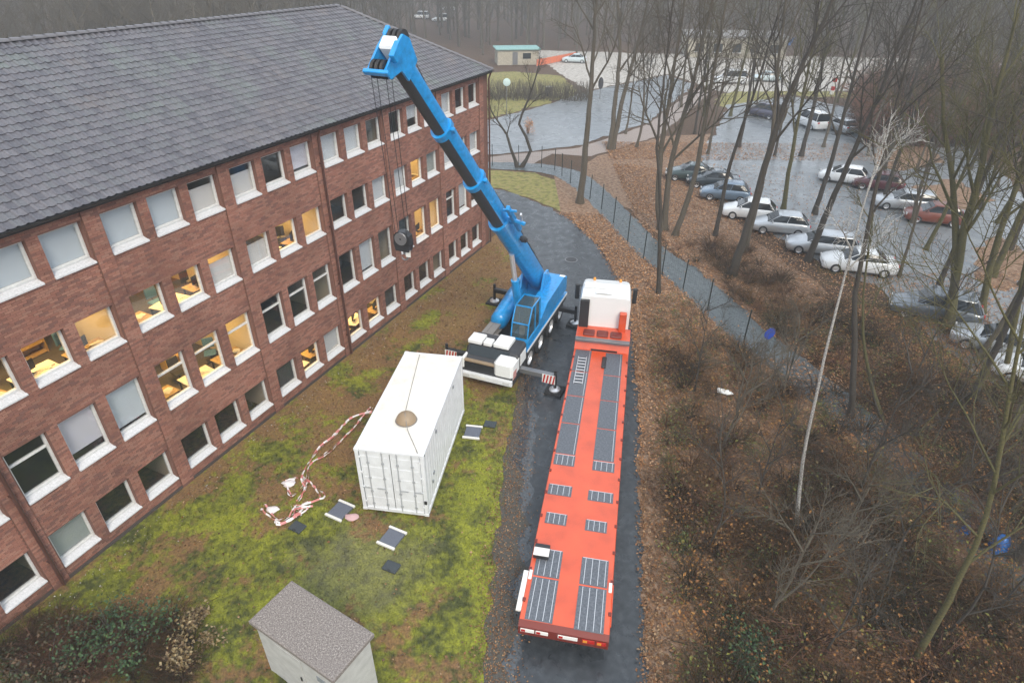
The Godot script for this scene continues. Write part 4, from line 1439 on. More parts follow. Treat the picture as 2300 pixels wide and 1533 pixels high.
	part(tr, "tail_light_box", M.truck_white, up)
	# operator's cab
	var oc := Node3D.new()
	oc.name = "operator_cab"
	t.add_child(oc)
	var x0 := 0.42
	var x1 := 1.27
	var bm2 := MB.new()
	bm2.ranged(Vector3(x0, 1.52, -4.25), Vector3(x1, 1.86, -2.42), 0.05)
	bm2.ranged(Vector3(x0, 1.5, -4.25), Vector3(x1, 3.22, -4.12), 0.02)
	part(bm2, "cab_floor", M.blue, oc)
	var gl := MB.new()
	gl.loft([[Vector3(x0 + 0.03, 1.87, -4.11), Vector3(x1 - 0.03, 1.87, -4.11), Vector3(x1 - 0.03, 1.87, -2.47), Vector3(x0 + 0.03, 1.87, -2.47)], [Vector3(x0 + 0.03, 2.6, -4.11), Vector3(x1 - 0.03, 2.6, -4.11), Vector3(x1 - 0.03, 2.6, -2.62), Vector3(x0 + 0.03, 2.6, -2.62)], [Vector3(x0 + 0.05, 3.28, -4.11), Vector3(x1 - 0.05, 3.28, -4.11), Vector3(x1 - 0.05, 3.28, -3.05), Vector3(x0 + 0.05, 3.28, -3.05)]], true)
	part(gl, "glazing", M.cab_glass, oc)
	var fm := MB.new()
	for x in [x0 + 0.02, x1 - 0.02]:
		for e in [[Vector3(x, 1.86, -2.45), Vector3(x, 2.6, -2.6)], [Vector3(x, 2.6, -2.6), Vector3(x, 3.29, -3.05)], [Vector3(x, 3.29, -3.05), Vector3(x, 3.29, -4.2)], [Vector3(x, 1.86, -3.5), Vector3(x, 3.29, -3.5)], [Vector3(x, 1.86, -4.15), Vector3(x, 3.29, -4.15)]]:
			fm.beam(e[0], e[1], 0.05, 0.05)
	for e in [[1.88, -2.45], [2.6, -2.61], [3.29, -3.05], [3.29, -4.17]]:
		fm.beam(Vector3(x0 + 0.02, e[0], e[1]), Vector3(x1 - 0.02, e[0], e[1]), 0.05, 0.05)
	part(fm, "window_frame", M.blue, oc)
	boxpart(Vector3(x0 + 0.22, 1.95, -3.9), Vector3(x1 - 0.22, 2.25, -3.3), "seat", M.office_dark, oc, 0.05)
	boxpart(Vector3(x0 + 0.22, 2.2, -4.05), Vector3(x1 - 0.22, 2.85, -3.86), "seat_back", M.office_dark, oc, 0.05)
	boxpart(Vector3(x0 + 0.3, 1.9, -2.95), Vector3(x0 + 0.55, 2.35, -2.75), "console", M.paper, oc, 0.04)
	# boom, built in the crane's own axes
	var inv := t.transform.affine_inverse()
	var p0: Vector3 = inv * Vector3(1.18, 2.95, -29.15)
	var p1: Vector3 = inv * Vector3(-3.32, 14.75, -18.85)
	var dir := (p1 - p0).normalized()
	var len := p0.distance_to(p1)
	var sd := dir.cross(Vector3.UP).normalized()   # across
	var tp := sd.cross(dir).normalized()           # the boom's upper side
	var boom := Node3D.new()
	boom.name = "boom"
	t.add_child(boom)
	# sections: from, to, width, height
	var secs := [[-0.5, 6.4, 0.84, 0.98], [6.0, 9.7, 0.72, 0.84], [9.3, 12.9, 0.63, 0.73], [12.5, len, 0.54, 0.63]]
	for i in 4:
		var s: Array = secs[i]
		var ru := []
		var rd := []
		for k in 11:   # upper shell: flat with round shoulders, down over the flanks; lower shell: round belly
			var a := -0.62 + (PI + 1.24) * k / 10.0
			var b := 0.62 + (PI - 1.24) * k / 10.0
			ru.append(Vector2(cos(a) * s[2] * 0.5, clampf(sin(a) * 1.45, -0.535, 1.0) * s[3] * 0.42) if sin(a) > 0 else Vector2(cos(a) * s[2] * 0.5, sin(a) * s[3] * 0.55))
			rd.append(Vector2(cos(b) * s[2] * 0.5, -sin(b) * s[3] * 0.55))
		for half in [[ru, M.blue, "upper_shell"], [rd, M.blue if i == 0 else M.boom_dark, "lower_shell"]]:
			var m := MB.new()
			var A := []
			var B := []
			for q in half[0]:
				A.append(p0 + dir * s[0] + sd * q.x + tp * q.y)
				B.append(p0 + dir * s[1] + sd * q.x + tp * q.y)
			m.loft([A, B])
			m.smooth(55)
			part(m, half[2], half[1], boom)
		if i < 3:   # collar at the end of the section
			var m := MB.new()
			var A := []
			var B := []
			var full := ru.duplicate()
			for k in range(9, 0, -1): full.append(rd[k])
			for q in full:
				A.append(p0 + dir * (s[1] - 0.22) + sd * q.x * 1.12 + tp * q.y * 1.12)
				B.append(p0 + dir * (s[1] + 0.04) + sd * q.x * 1.12 + tp * q.y * 1.12)
			m.loft([A, B])
			part(m, "collar", M.blue, boom)
			var lug := MB.new()
			lug.box(p0 + dir * (s[1] - 0.1) + tp * s[3] * 0.52 + sd * s[2] * 0.3, Vector3(0.16, 0.2, 0.34), Basis(sd, tp, dir), 0.02)
			lug.box(p0 + dir * (s[1] - 0.1) - sd * s[2] * 0.62, Vector3(0.2, 0.14, 0.2), Basis(sd, tp, dir), 0.02)
			part(lug, "lug", M.blue, boom)
	# head with sheaves
	var hp := p0 + dir * len
	var hb := Basis(sd, tp, -dir)
	for k in [-0.27, 0.27]:
		var m := MB.new()
		m.prism(PackedVector2Array([Vector2(-0.62, 0.34), Vector2(0.05, 0.52), Vector2(0.36, 0.38), Vector2(0.44, -0.1), Vector2(0.46, -0.86), Vector2(0.14, -0.9), Vector2(-0.16, -0.38), Vector2(-0.62, -0.36)]), k - 0.035, k + 0.035, Transform3D(Basis(dir, tp, sd), hp))
		part(m, "head_plate", M.blue, boom)
	for k in [-0.16, 0.0, 0.16]:
		for e in [[0.3, -0.72], [0.12, 0.42]]:
			var m := MB.new()
			m.lathe([Vector2(0.05, -0.05), Vector2(0.25, -0.05), Vector2(0.2, 0.0), Vector2(0.25, 0.05), Vector2(0.05, 0.05)], 18, Basis(dir, sd, -tp), hp + dir * e[0] + tp * e[1] + sd * k)
			part(m, "sheave", M.black, boom)
	var hd := MB.new()
	hd.box(hp + dir * 0.2 + tp * 0.02, Vector3(0.47, 0.42, 0.6), hb, 0.06)
	part(hd, "head_cover", M.truck_white, boom)
	for e in [[0.42, -0.92, 0.0, Vector3(0.8, 0.12, 0.16)], [0.5, -0.3, -0.42, Vector3(0.16, 0.5, 0.3)], [0.1, 0.55, 0.36, Vector3(0.14, 0.3, 0.4)]]:
		var cr := MB.new()
		cr.box(hp + dir * e[0] + tp * e[1] + sd * e[2], e[3], hb, 0.02)
		part(cr, "head_bracket", M.blue, boom)
	# luffing ram under the base section
	var ram := MB.new()
	var foot := Vector3(0, 1.75, -4.75)
	var head := p0 + dir * 3.9 - tp * 0.55
	var mid := foot.lerp(head, 0.6)
	ram.tube([foot, mid], [0.2, 0.2], 14)
	part(ram, "ram_cylinder", M.blue, boom)
	var rod := MB.new()
	rod.tube([mid, head], [0.12, 0.12], 12)
	part(rod, "ram_rod", M.alu, boom)
	# stowed fittings on the boom's flank
	var jb := MB.new()
	jb.beam(p0 + dir * 5.6 - sd * 0.72, p0 + dir * 7.6 - sd * 0.75, 0.16, 0.22, 0.02)
	jb.beam(p0 + dir * 6.6 - sd * 0.45, p0 + dir * 6.5 - sd * 1.25 - tp * 0.1, 0.14, 0.14, 0.02)
	jb.beam(p0 + dir * 7.3 - sd * 0.45, p0 + dir * 7.4 - sd * 1.1, 0.1, 0.1, 0.02)
	part(jb, "jib_bracket", M.blue, boom)
	var jw := MB.new()
	jw.beam(p0 + dir * 6.2 - sd * 1.0, p0 + dir * 7.2 - sd * 1.22, 0.09, 0.12, 0.02)
	part(jw, "hook_bar", M.alu, boom)
	var lp := MB.new()
	lp.box(p0 + dir * 4.6 - sd * 0.62, Vector3(0.3, 0.24, 0.3), hb, 0.05)
	part(lp, "work_light", M.black, boom)
	for e in [2.0, 3.4, 5.0]:
		boxpart(Vector3.ZERO, Vector3(0.05, 0.07, 0.35), "step", M.alu, boom).transform = Transform3D(hb, p0 + dir * e + sd * 0.45 + tp * 0.2)
	for e in [[-0.3, 0.30], [-0.22, 0.34], [0.34, 0.26]]:   # hoses
		var hz := MB.new()
		var hq := []
		for k in 12: hq.append(p0 + dir * (0.2 + k * 0.56) + sd * (e[0] + 0.02 * sin(k * 1.3)) + tp * (s_top(secs[0]) + 0.03 + 0.015 * sin(k * 2.1 + e[1] * 9.0)))
		var hrr := []
		for p in hq: hrr.append(0.018)
		hz.tube(hq, hrr, 5)
		part(hz, "hose", M.black, boom)
	# hoist rope along the boom's back
	var rope := MB.new()
	var rp := spline([Vector3(0.05, 2.8, -7.85), p0 + dir * 1.5 + tp * 0.72, p0 + dir * 8 + tp * 0.58, p0 + dir * 13 + tp * 0.56 + sd * 0.2, hp + dir * 0.1 + tp * 0.68], 0.8)
	var rr := []
	for p in rp: rr.append(0.014)
	rope.tube(rp, rr, 5)
	part(rope, "hoist_rope", M.black, boom)
	# hook block hanging over the container
	var hw3 := t.transform * (hp + dir * 0.3 - tp * 0.75)
	var hk := Vector3(-3.52, 0, -18.66)
	var hb2 := thing("hook_block", "black crane hook block hanging from four ropes in front of the brick wall", "hook", Vector3(hk.x, 8.85, hk.z), turn)
	hb2.scale = Vector3.ONE * 0.78
	var body := MB.new()
	body.prism(PackedVector2Array([Vector2(-0.30, 0.15), Vector2(-0.38, 0.45), Vector2(-0.34, 0.85), Vector2(-0.15, 1.0), Vector2(0.15, 1.0), Vector2(0.34, 0.85), Vector2(0.38, 0.45), Vector2(0.30, 0.15)]), -0.16, 0.16)
	part(body, "body", M.black, hb2)
	for k in [-0.08, 0.08]:
		var m := MB.new()
		m.lathe([Vector2(0.04, -0.04), Vector2(0.27, -0.04), Vector2(0.22, 0.0), Vector2(0.27, 0.04), Vector2(0.04, 0.04)], 18, Basis(Vector3(1, 0, 0), Vector3(0, 0, 1), Vector3(0, -1, 0)), Vector3(0, 0.72, k * 2.4))
		part(m, "sheave", M.steel, hb2)
	var hook := MB.new()
	var hpts := [Vector3(0, 0.18, 0), Vector3(0, 0.02, 0)]
	for i in 9:
		var a := PI * 0.5 - TAU * 0.72 * i / 8.0
		hpts.append(Vector3(cos(a) * 0.15, -0.14 + sin(a) * 0.15, 0))
	var hr := []
	for i in hpts.size(): hr.append(0.055 - 0.003 * i)
	hook.tube(hpts, hr, 8)
	part(hook, "hook", M.steel, hb2)
	boxpart(Vector3(0.1, -0.1, 0.05), Vector3(0.32, 0.22, 0.07), "tag_board", M.paper, hb2)
	for e in [[-0.26, -0.2], [0.26, -0.2], [-0.26, 0.2], [0.26, 0.2]]:
		var m := MB.new()
		var top := hw3 + Basis(Vector3.UP, turn) * Vector3(e[0] * 0.9, 0, e[1] * 0.7)
		var b := hb2.transform * Vector3(e[0], 0.75, e[1] * 0.6)
		m.bar(hb2.transform.affine_inverse() * top, Vector3(e[0], 0.75, e[1] * 0.6), 0.013, 5)
		part(m, "fall_rope", M.black, hb2)

# ---------------------------------------------------------------- fence along the footpath
func make_fence() -> void:
	var t := thing("mesh_fence", "dark thin-posted wire fence along the drive's side of the footpath", "fence")
	var spots := []
	for p in [[1030, 372], [1106, 372], [1165, 374], [1216, 376], [1246, 381], [1262, 394], [1281, 411], [1303, 428], [1325, 446], [1351, 469], [1378, 500], [1410, 541], [1445, 582], [1487, 616], [1534, 650], [1589, 697]]:
		spots.append(gp(p[0], p[1]))
	spots.append(Vector3(12.0, 0, -27.4))
	spots.append(Vector3(13.0, 0, -24.0))
	var pm := MB.new()
	pm.ranged(Vector3(-0.03, -0.05, -0.03), Vector3(0.03, 1.95, 0.03), 0.008)
	pm.ranged(Vector3(-0.035, 1.95, -0.035), Vector3(0.035, 1.98, 0.035))
	var mesh := pm.mesh()
	for p in spots:
		var o := shape(mesh, "post", M.fence, t)
		o.position = p
		o.rotation = Vector3(rng.randf_range(-0.02, 0.02), rng.randf() * 0.3, rng.randf_range(-0.02, 0.02))
	for i in spots.size() - 1:
		var a: Vector3 = spots[i]
		var b: Vector3 = spots[i + 1]
		var w := MB.new()
		for y in [0.08, 0.5, 0.95, 1.4, 1.85]:
			w.bar(a + Vector3(0, y, 0), b + Vector3(0, y, 0), 0.004, 3)
		var m := int(a.distance_to(b) / 0.2)
		for k in range(1, m):
			var q := a.lerp(b, float(k) / m)
			w.bar(q + Vector3(0, 0.05, 0), q + Vector3(0, 1.88, 0), 0.0022, 3)
		part(w, "wire_panel", M.fence, t)

# ---------------------------------------------------------------- cars
var car_cache := {}

func car_meshes(style: String) -> Dictionary:
	if car_cache.has(style):
		return car_cache[style]
	# length, half width, roof height; then glass: front foot, front top, rear top, rear foot (z, front is negative)
	var s: Array = {"hatch": [3.95, 0.85, 1.48, -1.0, -0.22, 1.3, 1.84], "saloon": [4.4, 0.88, 1.43, -1.05, -0.2, 0.85, 1.62], "estate": [4.55, 0.88, 1.48, -1.1, -0.3, 1.75, 2.16], "suv": [4.4, 0.92, 1.68, -1.0, -0.3, 1.65, 2.08], "van": [4.8, 0.95, 1.92, -1.25, -0.55, 2.1, 2.28]}[style]
	var L: float = s[0]
	var w: float = s[1]
	var top: float = s[2]
	var belt := 0.97 if top < 1.6 else 1.08
	var h := L * 0.5
	var rings := []
	for e in [[-h, 0.52, 0.50, 0.34], [-h + 0.04, 0.60, 0.70, 0.25], [-h + 0.14, 0.69, 0.84, 0.2], [-h + 0.32, 0.77, 0.93, 0.18], [-h + 0.6, 0.85, 0.985, 0.18], [s[3] - 0.05, belt, 1.0, 0.18], [s[3] + 0.5, belt + 0.02, 1.0, 0.2], [s[6] - 0.5, belt + 0.03, 1.0, 0.2], [h - 0.35, belt + (0.0 if style != "saloon" else 0.02), 0.99, 0.22], [h - 0.14, belt - 0.03, 0.94, 0.24], [h - 0.03, belt - 0.12, 0.82, 0.3], [h, belt - 0.25, 0.66, 0.38]]:
		var q := []
		var ww: float = w * e[2]
		var lo: float = e[3]
		var hi: float = e[1]
		for p in [[0.86, 0.0], [0.99, 0.14], [1.0, 0.5], [0.97, 0.80], [0.90, 0.95], [0.70, 1.0]]:
			q.append(Vector3(ww * p[0], lerpf(lo, hi, p[1]), e[0]))
		q.append(Vector3(0, hi + 0.025, e[0]))
		for p in [[0.70, 1.0], [0.90, 0.95], [0.97, 0.80], [1.0, 0.5], [0.99, 0.14], [0.86, 0.0]]:
			q.append(Vector3(-ww * p[0], lerpf(lo, hi, p[1]), e[0]))
		rings.append(q)
	var body := MB.new()
	body.loft(rings)
	body.smooth(62)
	var gl := MB.new()
	var gw := w * 0.88
	var tw := w * 0.70
	var gr := []
	for e in [[0.0, s[3], s[6], gw], [0.55, lerpf(s[3], s[4], 0.55), lerpf(s[6], s[5], 0.5), lerpf(gw, tw, 0.45)], [1.0, s[4] + 0.05, s[5] - 0.03, tw]]:
		var y: float = lerpf(belt - 0.02, top - 0.03, e[0])
		gr.append([Vector3(-e[3] * 0.9, y, e[1]), Vector3(e[3] * 0.9, y, e[1]), Vector3(e[3], y, e[1] + 0.15), Vector3(e[3], y, e[2] - 0.12), Vector3(e[3] * 0.92, y, e[2]), Vector3(-e[3] * 0.92, y, e[2]), Vector3(-e[3], y, e[2] - 0.12), Vector3(-e[3], y, e[1] + 0.15)])
	gl.loft(gr)
	gl.smooth(35)
	var rf := MB.new()
	var rr := []
	for e in [[-0.07, 1.07, -0.04], [-0.02, 1.03, 0.0], [0.015, 0.92, 0.1], [0.04, 0.6, 0.3]]:
		var y: float = top + e[0]
		var x: float = tw * e[1]
		rr.append([Vector3(-x * 0.9, y, s[4] + e[2]), Vector3(x * 0.9, y, s[4] + e[2]), Vector3(x, y, s[4] + 0.18 + e[2]), Vector3(x, y, s[5] - 0.15 - e[2]), Vector3(x * 0.9, y, s[5] - e[2]), Vector3(-x * 0.9, y, s[5] - e[2]), Vector3(-x, y, s[5] - 0.15 - e[2]), Vector3(-x, y, s[4] + 0.18 + e[2])])
	rf.loft(rr)
	rf.smooth(60)
	var pil := MB.new()
	for sx in [-1.0, 1.0]:
		for e in [[s[3] + 0.04, s[4] + 0.1], [lerpf(s[3], s[6], 0.5), lerpf(s[4], s[5], 0.48)], [s[6] - 0.05, s[5] - 0.05]]:
			pil.beam(Vector3(sx * gw * 0.985, belt - 0.03, e[0] + (0.1 if e[0] < 0 else -0.08)), Vector3(sx * tw * 0.985, top - 0.02, e[1]), 0.035, 0.07)
	var tl := MB.new()
	tl.box(Vector3.ZERO, Vector3(0.26, 0.16, 0.08), Basis.IDENTITY, 0.02)
	car_cache[style] = {"s": s, "body": body.mesh(), "glass": gl.mesh(), "roof": rf.mesh(), "pillars": pil.mesh(), "lamp": tl.mesh(), "belt": belt}
	return car_cache[style]

func car(style: String, at: Vector3, heading: float, paint: Material, label: String) -> void:   # heading: degrees, 0 faces away from the camera, 90 to the path
	var c := car_meshes(style)
	var s: Array = c.s
	var t := thing("parked_car", label, "car", at, deg_to_rad(heading), "parked cars")
	shape(c.body, "body", paint, t)
	shape(c.glass, "windows", M.car_glass, t)
	shape(c.roof, "roof", paint, t)
	shape(c.pillars, "pillars", paint, t)
	for sx in [-1.0, 1.0]:
		shape(c.lamp, "headlight", M.lamp_clear, t).position = Vector3(sx * s[1] * 0.62, 0.62, -s[0] * 0.5 + 0.06)
		shape(c.lamp, "tail_light", M.lamp_red, t).position = Vector3(sx * s[1] * 0.66, c.belt - 0.16, s[0] * 0.5 - 0.05)
		var mi := MB.new()
		mi.box(Vector3(sx * (s[1] + 0.08), c.belt + 0.06, s[3] + 0.35), Vector3(0.18, 0.13, 0.1), Basis.IDENTITY, 0.03)
		part(mi, "mirror", paint, t)
		for z in [-s[0] * 0.5 + 0.82, s[0] * 0.5 - 0.78]:
			wheel(t, Vector3(sx * (s[1] - 0.09), 0.31, z), 0.31, 0.21, sx, M.alu)
	boxpart(Vector3(-0.26, 0.42, -s[0] * 0.5 - 0.012), Vector3(0.26, 0.53, -s[0] * 0.5 + 0.03), "number_plate", M.paper, t)
	boxpart(Vector3(-s[1] * 0.6, 0.28, -s[0] * 0.5 - 0.006), Vector3(s[1] * 0.6, 0.40, -s[0] * 0.5 + 0.05), "grille", M.black, t)

func make_cars() -> void:
	var white := mat(Color(0.74, 0.75, 0.75), 0.25)
	var silver := mat(Color(0.50, 0.52, 0.54), 0.28, 0.5)
	var blue := mat(Color(0.16, 0.22, 0.29), 0.25, 0.4)
	var dark := mat(Color(0.022, 0.032, 0.04), 0.2)
	var green := mat(Color(0.035, 0.06, 0.06), 0.2)
	var violet := mat(Color(0.07, 0.065, 0.10), 0.25, 0.3)
	var red := mat(Color(0.07, 0.008, 0.012), 0.25)
	var orange := mat(Color(0.17, 0.035, 0.015), 0.3)
	var grey := mat(Color(0.15, 0.17, 0.19), 0.25, 0.4)
	for m in [white, silver, blue, dark, green, violet, red, orange, grey]:
		m.clearcoat_enabled = true
		m.clearcoat = 0.8
		m.clearcoat_roughness = 0.06
	car("saloon", gp(1550, 402), 80, green, "dark green saloon, first of the row parked along the leafy bank")
	car("saloon", gp(1600, 418), 78, dark, "blue-black saloon parked between the dark green car and the blue hatchback")
	car("hatch", gp(1626, 446), 75, blue, "blue-grey hatchback parked beside the blue-black saloon")
	car("hatch", gp(1680, 488), 72, white, "small white hatchback with bonnet towards the leafy bank, beside the blue hatchback")
	car("hatch", gp(1748, 520), 75, silver, "silver hatchback half hidden by a brown bush")
	car("estate", gp(1842, 566), 72, silver, "silver estate car parked beside the white saloon by the bushes")
	car("saloon", gp(1922, 606), 75, white, "white saloon at the end of the row beside the silver estate")
	car("suv", gp(1712, 262), 40, violet, "dark violet off-road car standing alone at the yard's far side")
	car("van", gp(1818, 284), 12, white, "white van with dark rear parked beside the silver hatchback by the shrubs")
	car("hatch", gp(1886, 294), 12, silver, "silver hatchback parked between the white van and the reddish shrubs")
	car("hatch", gp(1950, 302), 15, white, "white hatchback mostly hidden by the reddish shrubs")
	car("hatch", gp(1890, 408), 60, white, "white hatchback behind tree trunks in the middle parking row")
	car("hatch", gp(1968, 424), 65, red, "dark red hatchback in the middle parking row")
	car("estate", gp(2030, 468), 72, silver, "silver estate car in the middle parking row beside the orange-red car")
	car("hatch", gp(2092, 498), 70, orange, "orange-red hatchback at the end of the middle parking row")
	car("suv", gp(2092, 712), 62, grey, "grey off-road car with pale roof behind the mossy trunks")
	car("estate", gp(2245, 792), 50, silver, "silver car with greenish windscreen beside the mossy trunk")
	car("hatch", gp(2330, 860), 55, white, "white hatchback parked beside the silver car with greenish windscreen")

# ---------------------------------------------------------------- trees
func grow(m: MB, r: RandomNumberGenerator, p: Vector3, d: Vector3, length: float, rad: float, depth: int, up: float, sparse := 1.0) -> void:
	var segs: int = [5, 5, 4, 3][mini(depth, 3)]
	var sides: int = [7, 6, 4, 3][mini(depth, 3)]
	var pts := [p]
	var rads := [rad]
	var q := p
	var dd := d
	for i in segs:
		dd = (dd + Vector3(r.randf_range(-1, 1), r.randf_range(-0.6, 0.6), r.randf_range(-1, 1)) * 0.13 * (1.0 + depth * 0.35) + Vector3.UP * up).normalized()
		q = q + dd * (length / segs)
		pts.append(q)
		rads.append(maxf(rad * (1.0 - 0.75 * (i + 1) / segs), 0.005))
	m.tube(pts, rads, sides, false)
	if depth >= 3:
		return
	var n: int = int([0, 6, 9, 0][depth] * sparse + r.randf() * 1.5)
	for k in n:
		var f := 0.28 + 0.7 * (k + r.randf()) / n
		var j := mini(int(f * segs), segs - 1)
		var at: Vector3 = pts[j].lerp(pts[j + 1], f * segs - j)
		var ax: Vector3 = (pts[j + 1] - pts[j]).normalized()
		var side := ax.cross(Vector3(r.randf_range(-1, 1), r.randf_range(-1, 1), r.randf_range(-1, 1))).normalized()
		var nd := (ax * 0.72 + side * r.randf_range(0.45, 0.75)).normalized()
		grow(m, r, at, nd, length * r.randf_range(0.38, 0.62), maxf(rad * 0.42, 0.007), depth + 1, up, sparse)

# trunk: points from the base up; then limbs leave it from the fraction fork on
func tree_at(called: String, label: String, trunk: Array, r0: float, limbs: int, limb_len: float, fork: float, bark: Material, seed_: int, group := "", spread := 0.5, twin: Array = []) -> Node3D:
	var r := RandomNumberGenerator.new()
	r.seed = seed_
	r0 *= 0.85
	var base: Vector3 = trunk[0]
	var t := thing(called, label, "tree", base, 0.0, group)
	var list := [trunk]
	if twin.size(): list.append(twin)
	for tk in list:
		var sp := spline(tk, 0.8)
		var pts := []
		var rads := []
		for i in sp.size():
			var f := float(i) / (sp.size() - 1)
			pts.append(sp[i] - base + Vector3(r.randf_range(-1, 1), 0, r.randf_range(-1, 1)) * r0 * 0.15)
			rads.append(r0 * (1.0 - 0.78 * pow(f, 0.8)) * (1.35 if i == 0 else 1.0))
		pts[0] -= Vector3(0, 0.1, 0)
		var m := MB.new()
		m.tube(pts, rads, 10, false)
		part(m, "trunk", bark, t)
		for k in limbs:
			var f := fork + (1.0 - fork) * (k + r.randf() * 0.8) / limbs
			var j := mini(int(f * (pts.size() - 1)), pts.size() - 2)
			var at: Vector3 = pts[j].lerp(pts[j + 1], f * (pts.size() - 1) - j)
			var ax: Vector3 = (pts[j + 1] - pts[j]).normalized()
			var a := k * 2.4 + r.randf() * 0.8
			var nd := (ax * 0.85 + Vector3(cos(a), 0.1, sin(a)) * (spread * r.randf_range(0.7, 1.25))).normalized()
			var lm := MB.new()
			grow(lm, r, at, nd, limb_len * r.randf_range(0.65, 1.1) * (1.15 - 0.55 * f), maxf(rads[j] * 0.55, 0.03), 1, 0.05)
			part(lm, "limb", bark, t)
	return t

func px_trunk(a: Array, top := 0.0) -> Array:   # pixels up a trunk, the first on the ground
	var base := gp(a[0], a[1])
	var o := [base]
	for i in range(2, a.size(), 2):
		o.append(wallp(a[i], a[i + 1], base))
	if top > 0.0:
		var d: Vector3 = (o[o.size() - 1] - o[o.size() - 2]).normalized()
		o.append(o[o.size() - 1] + (d + Vector3.UP * 0.4).normalized() * top)
	return o

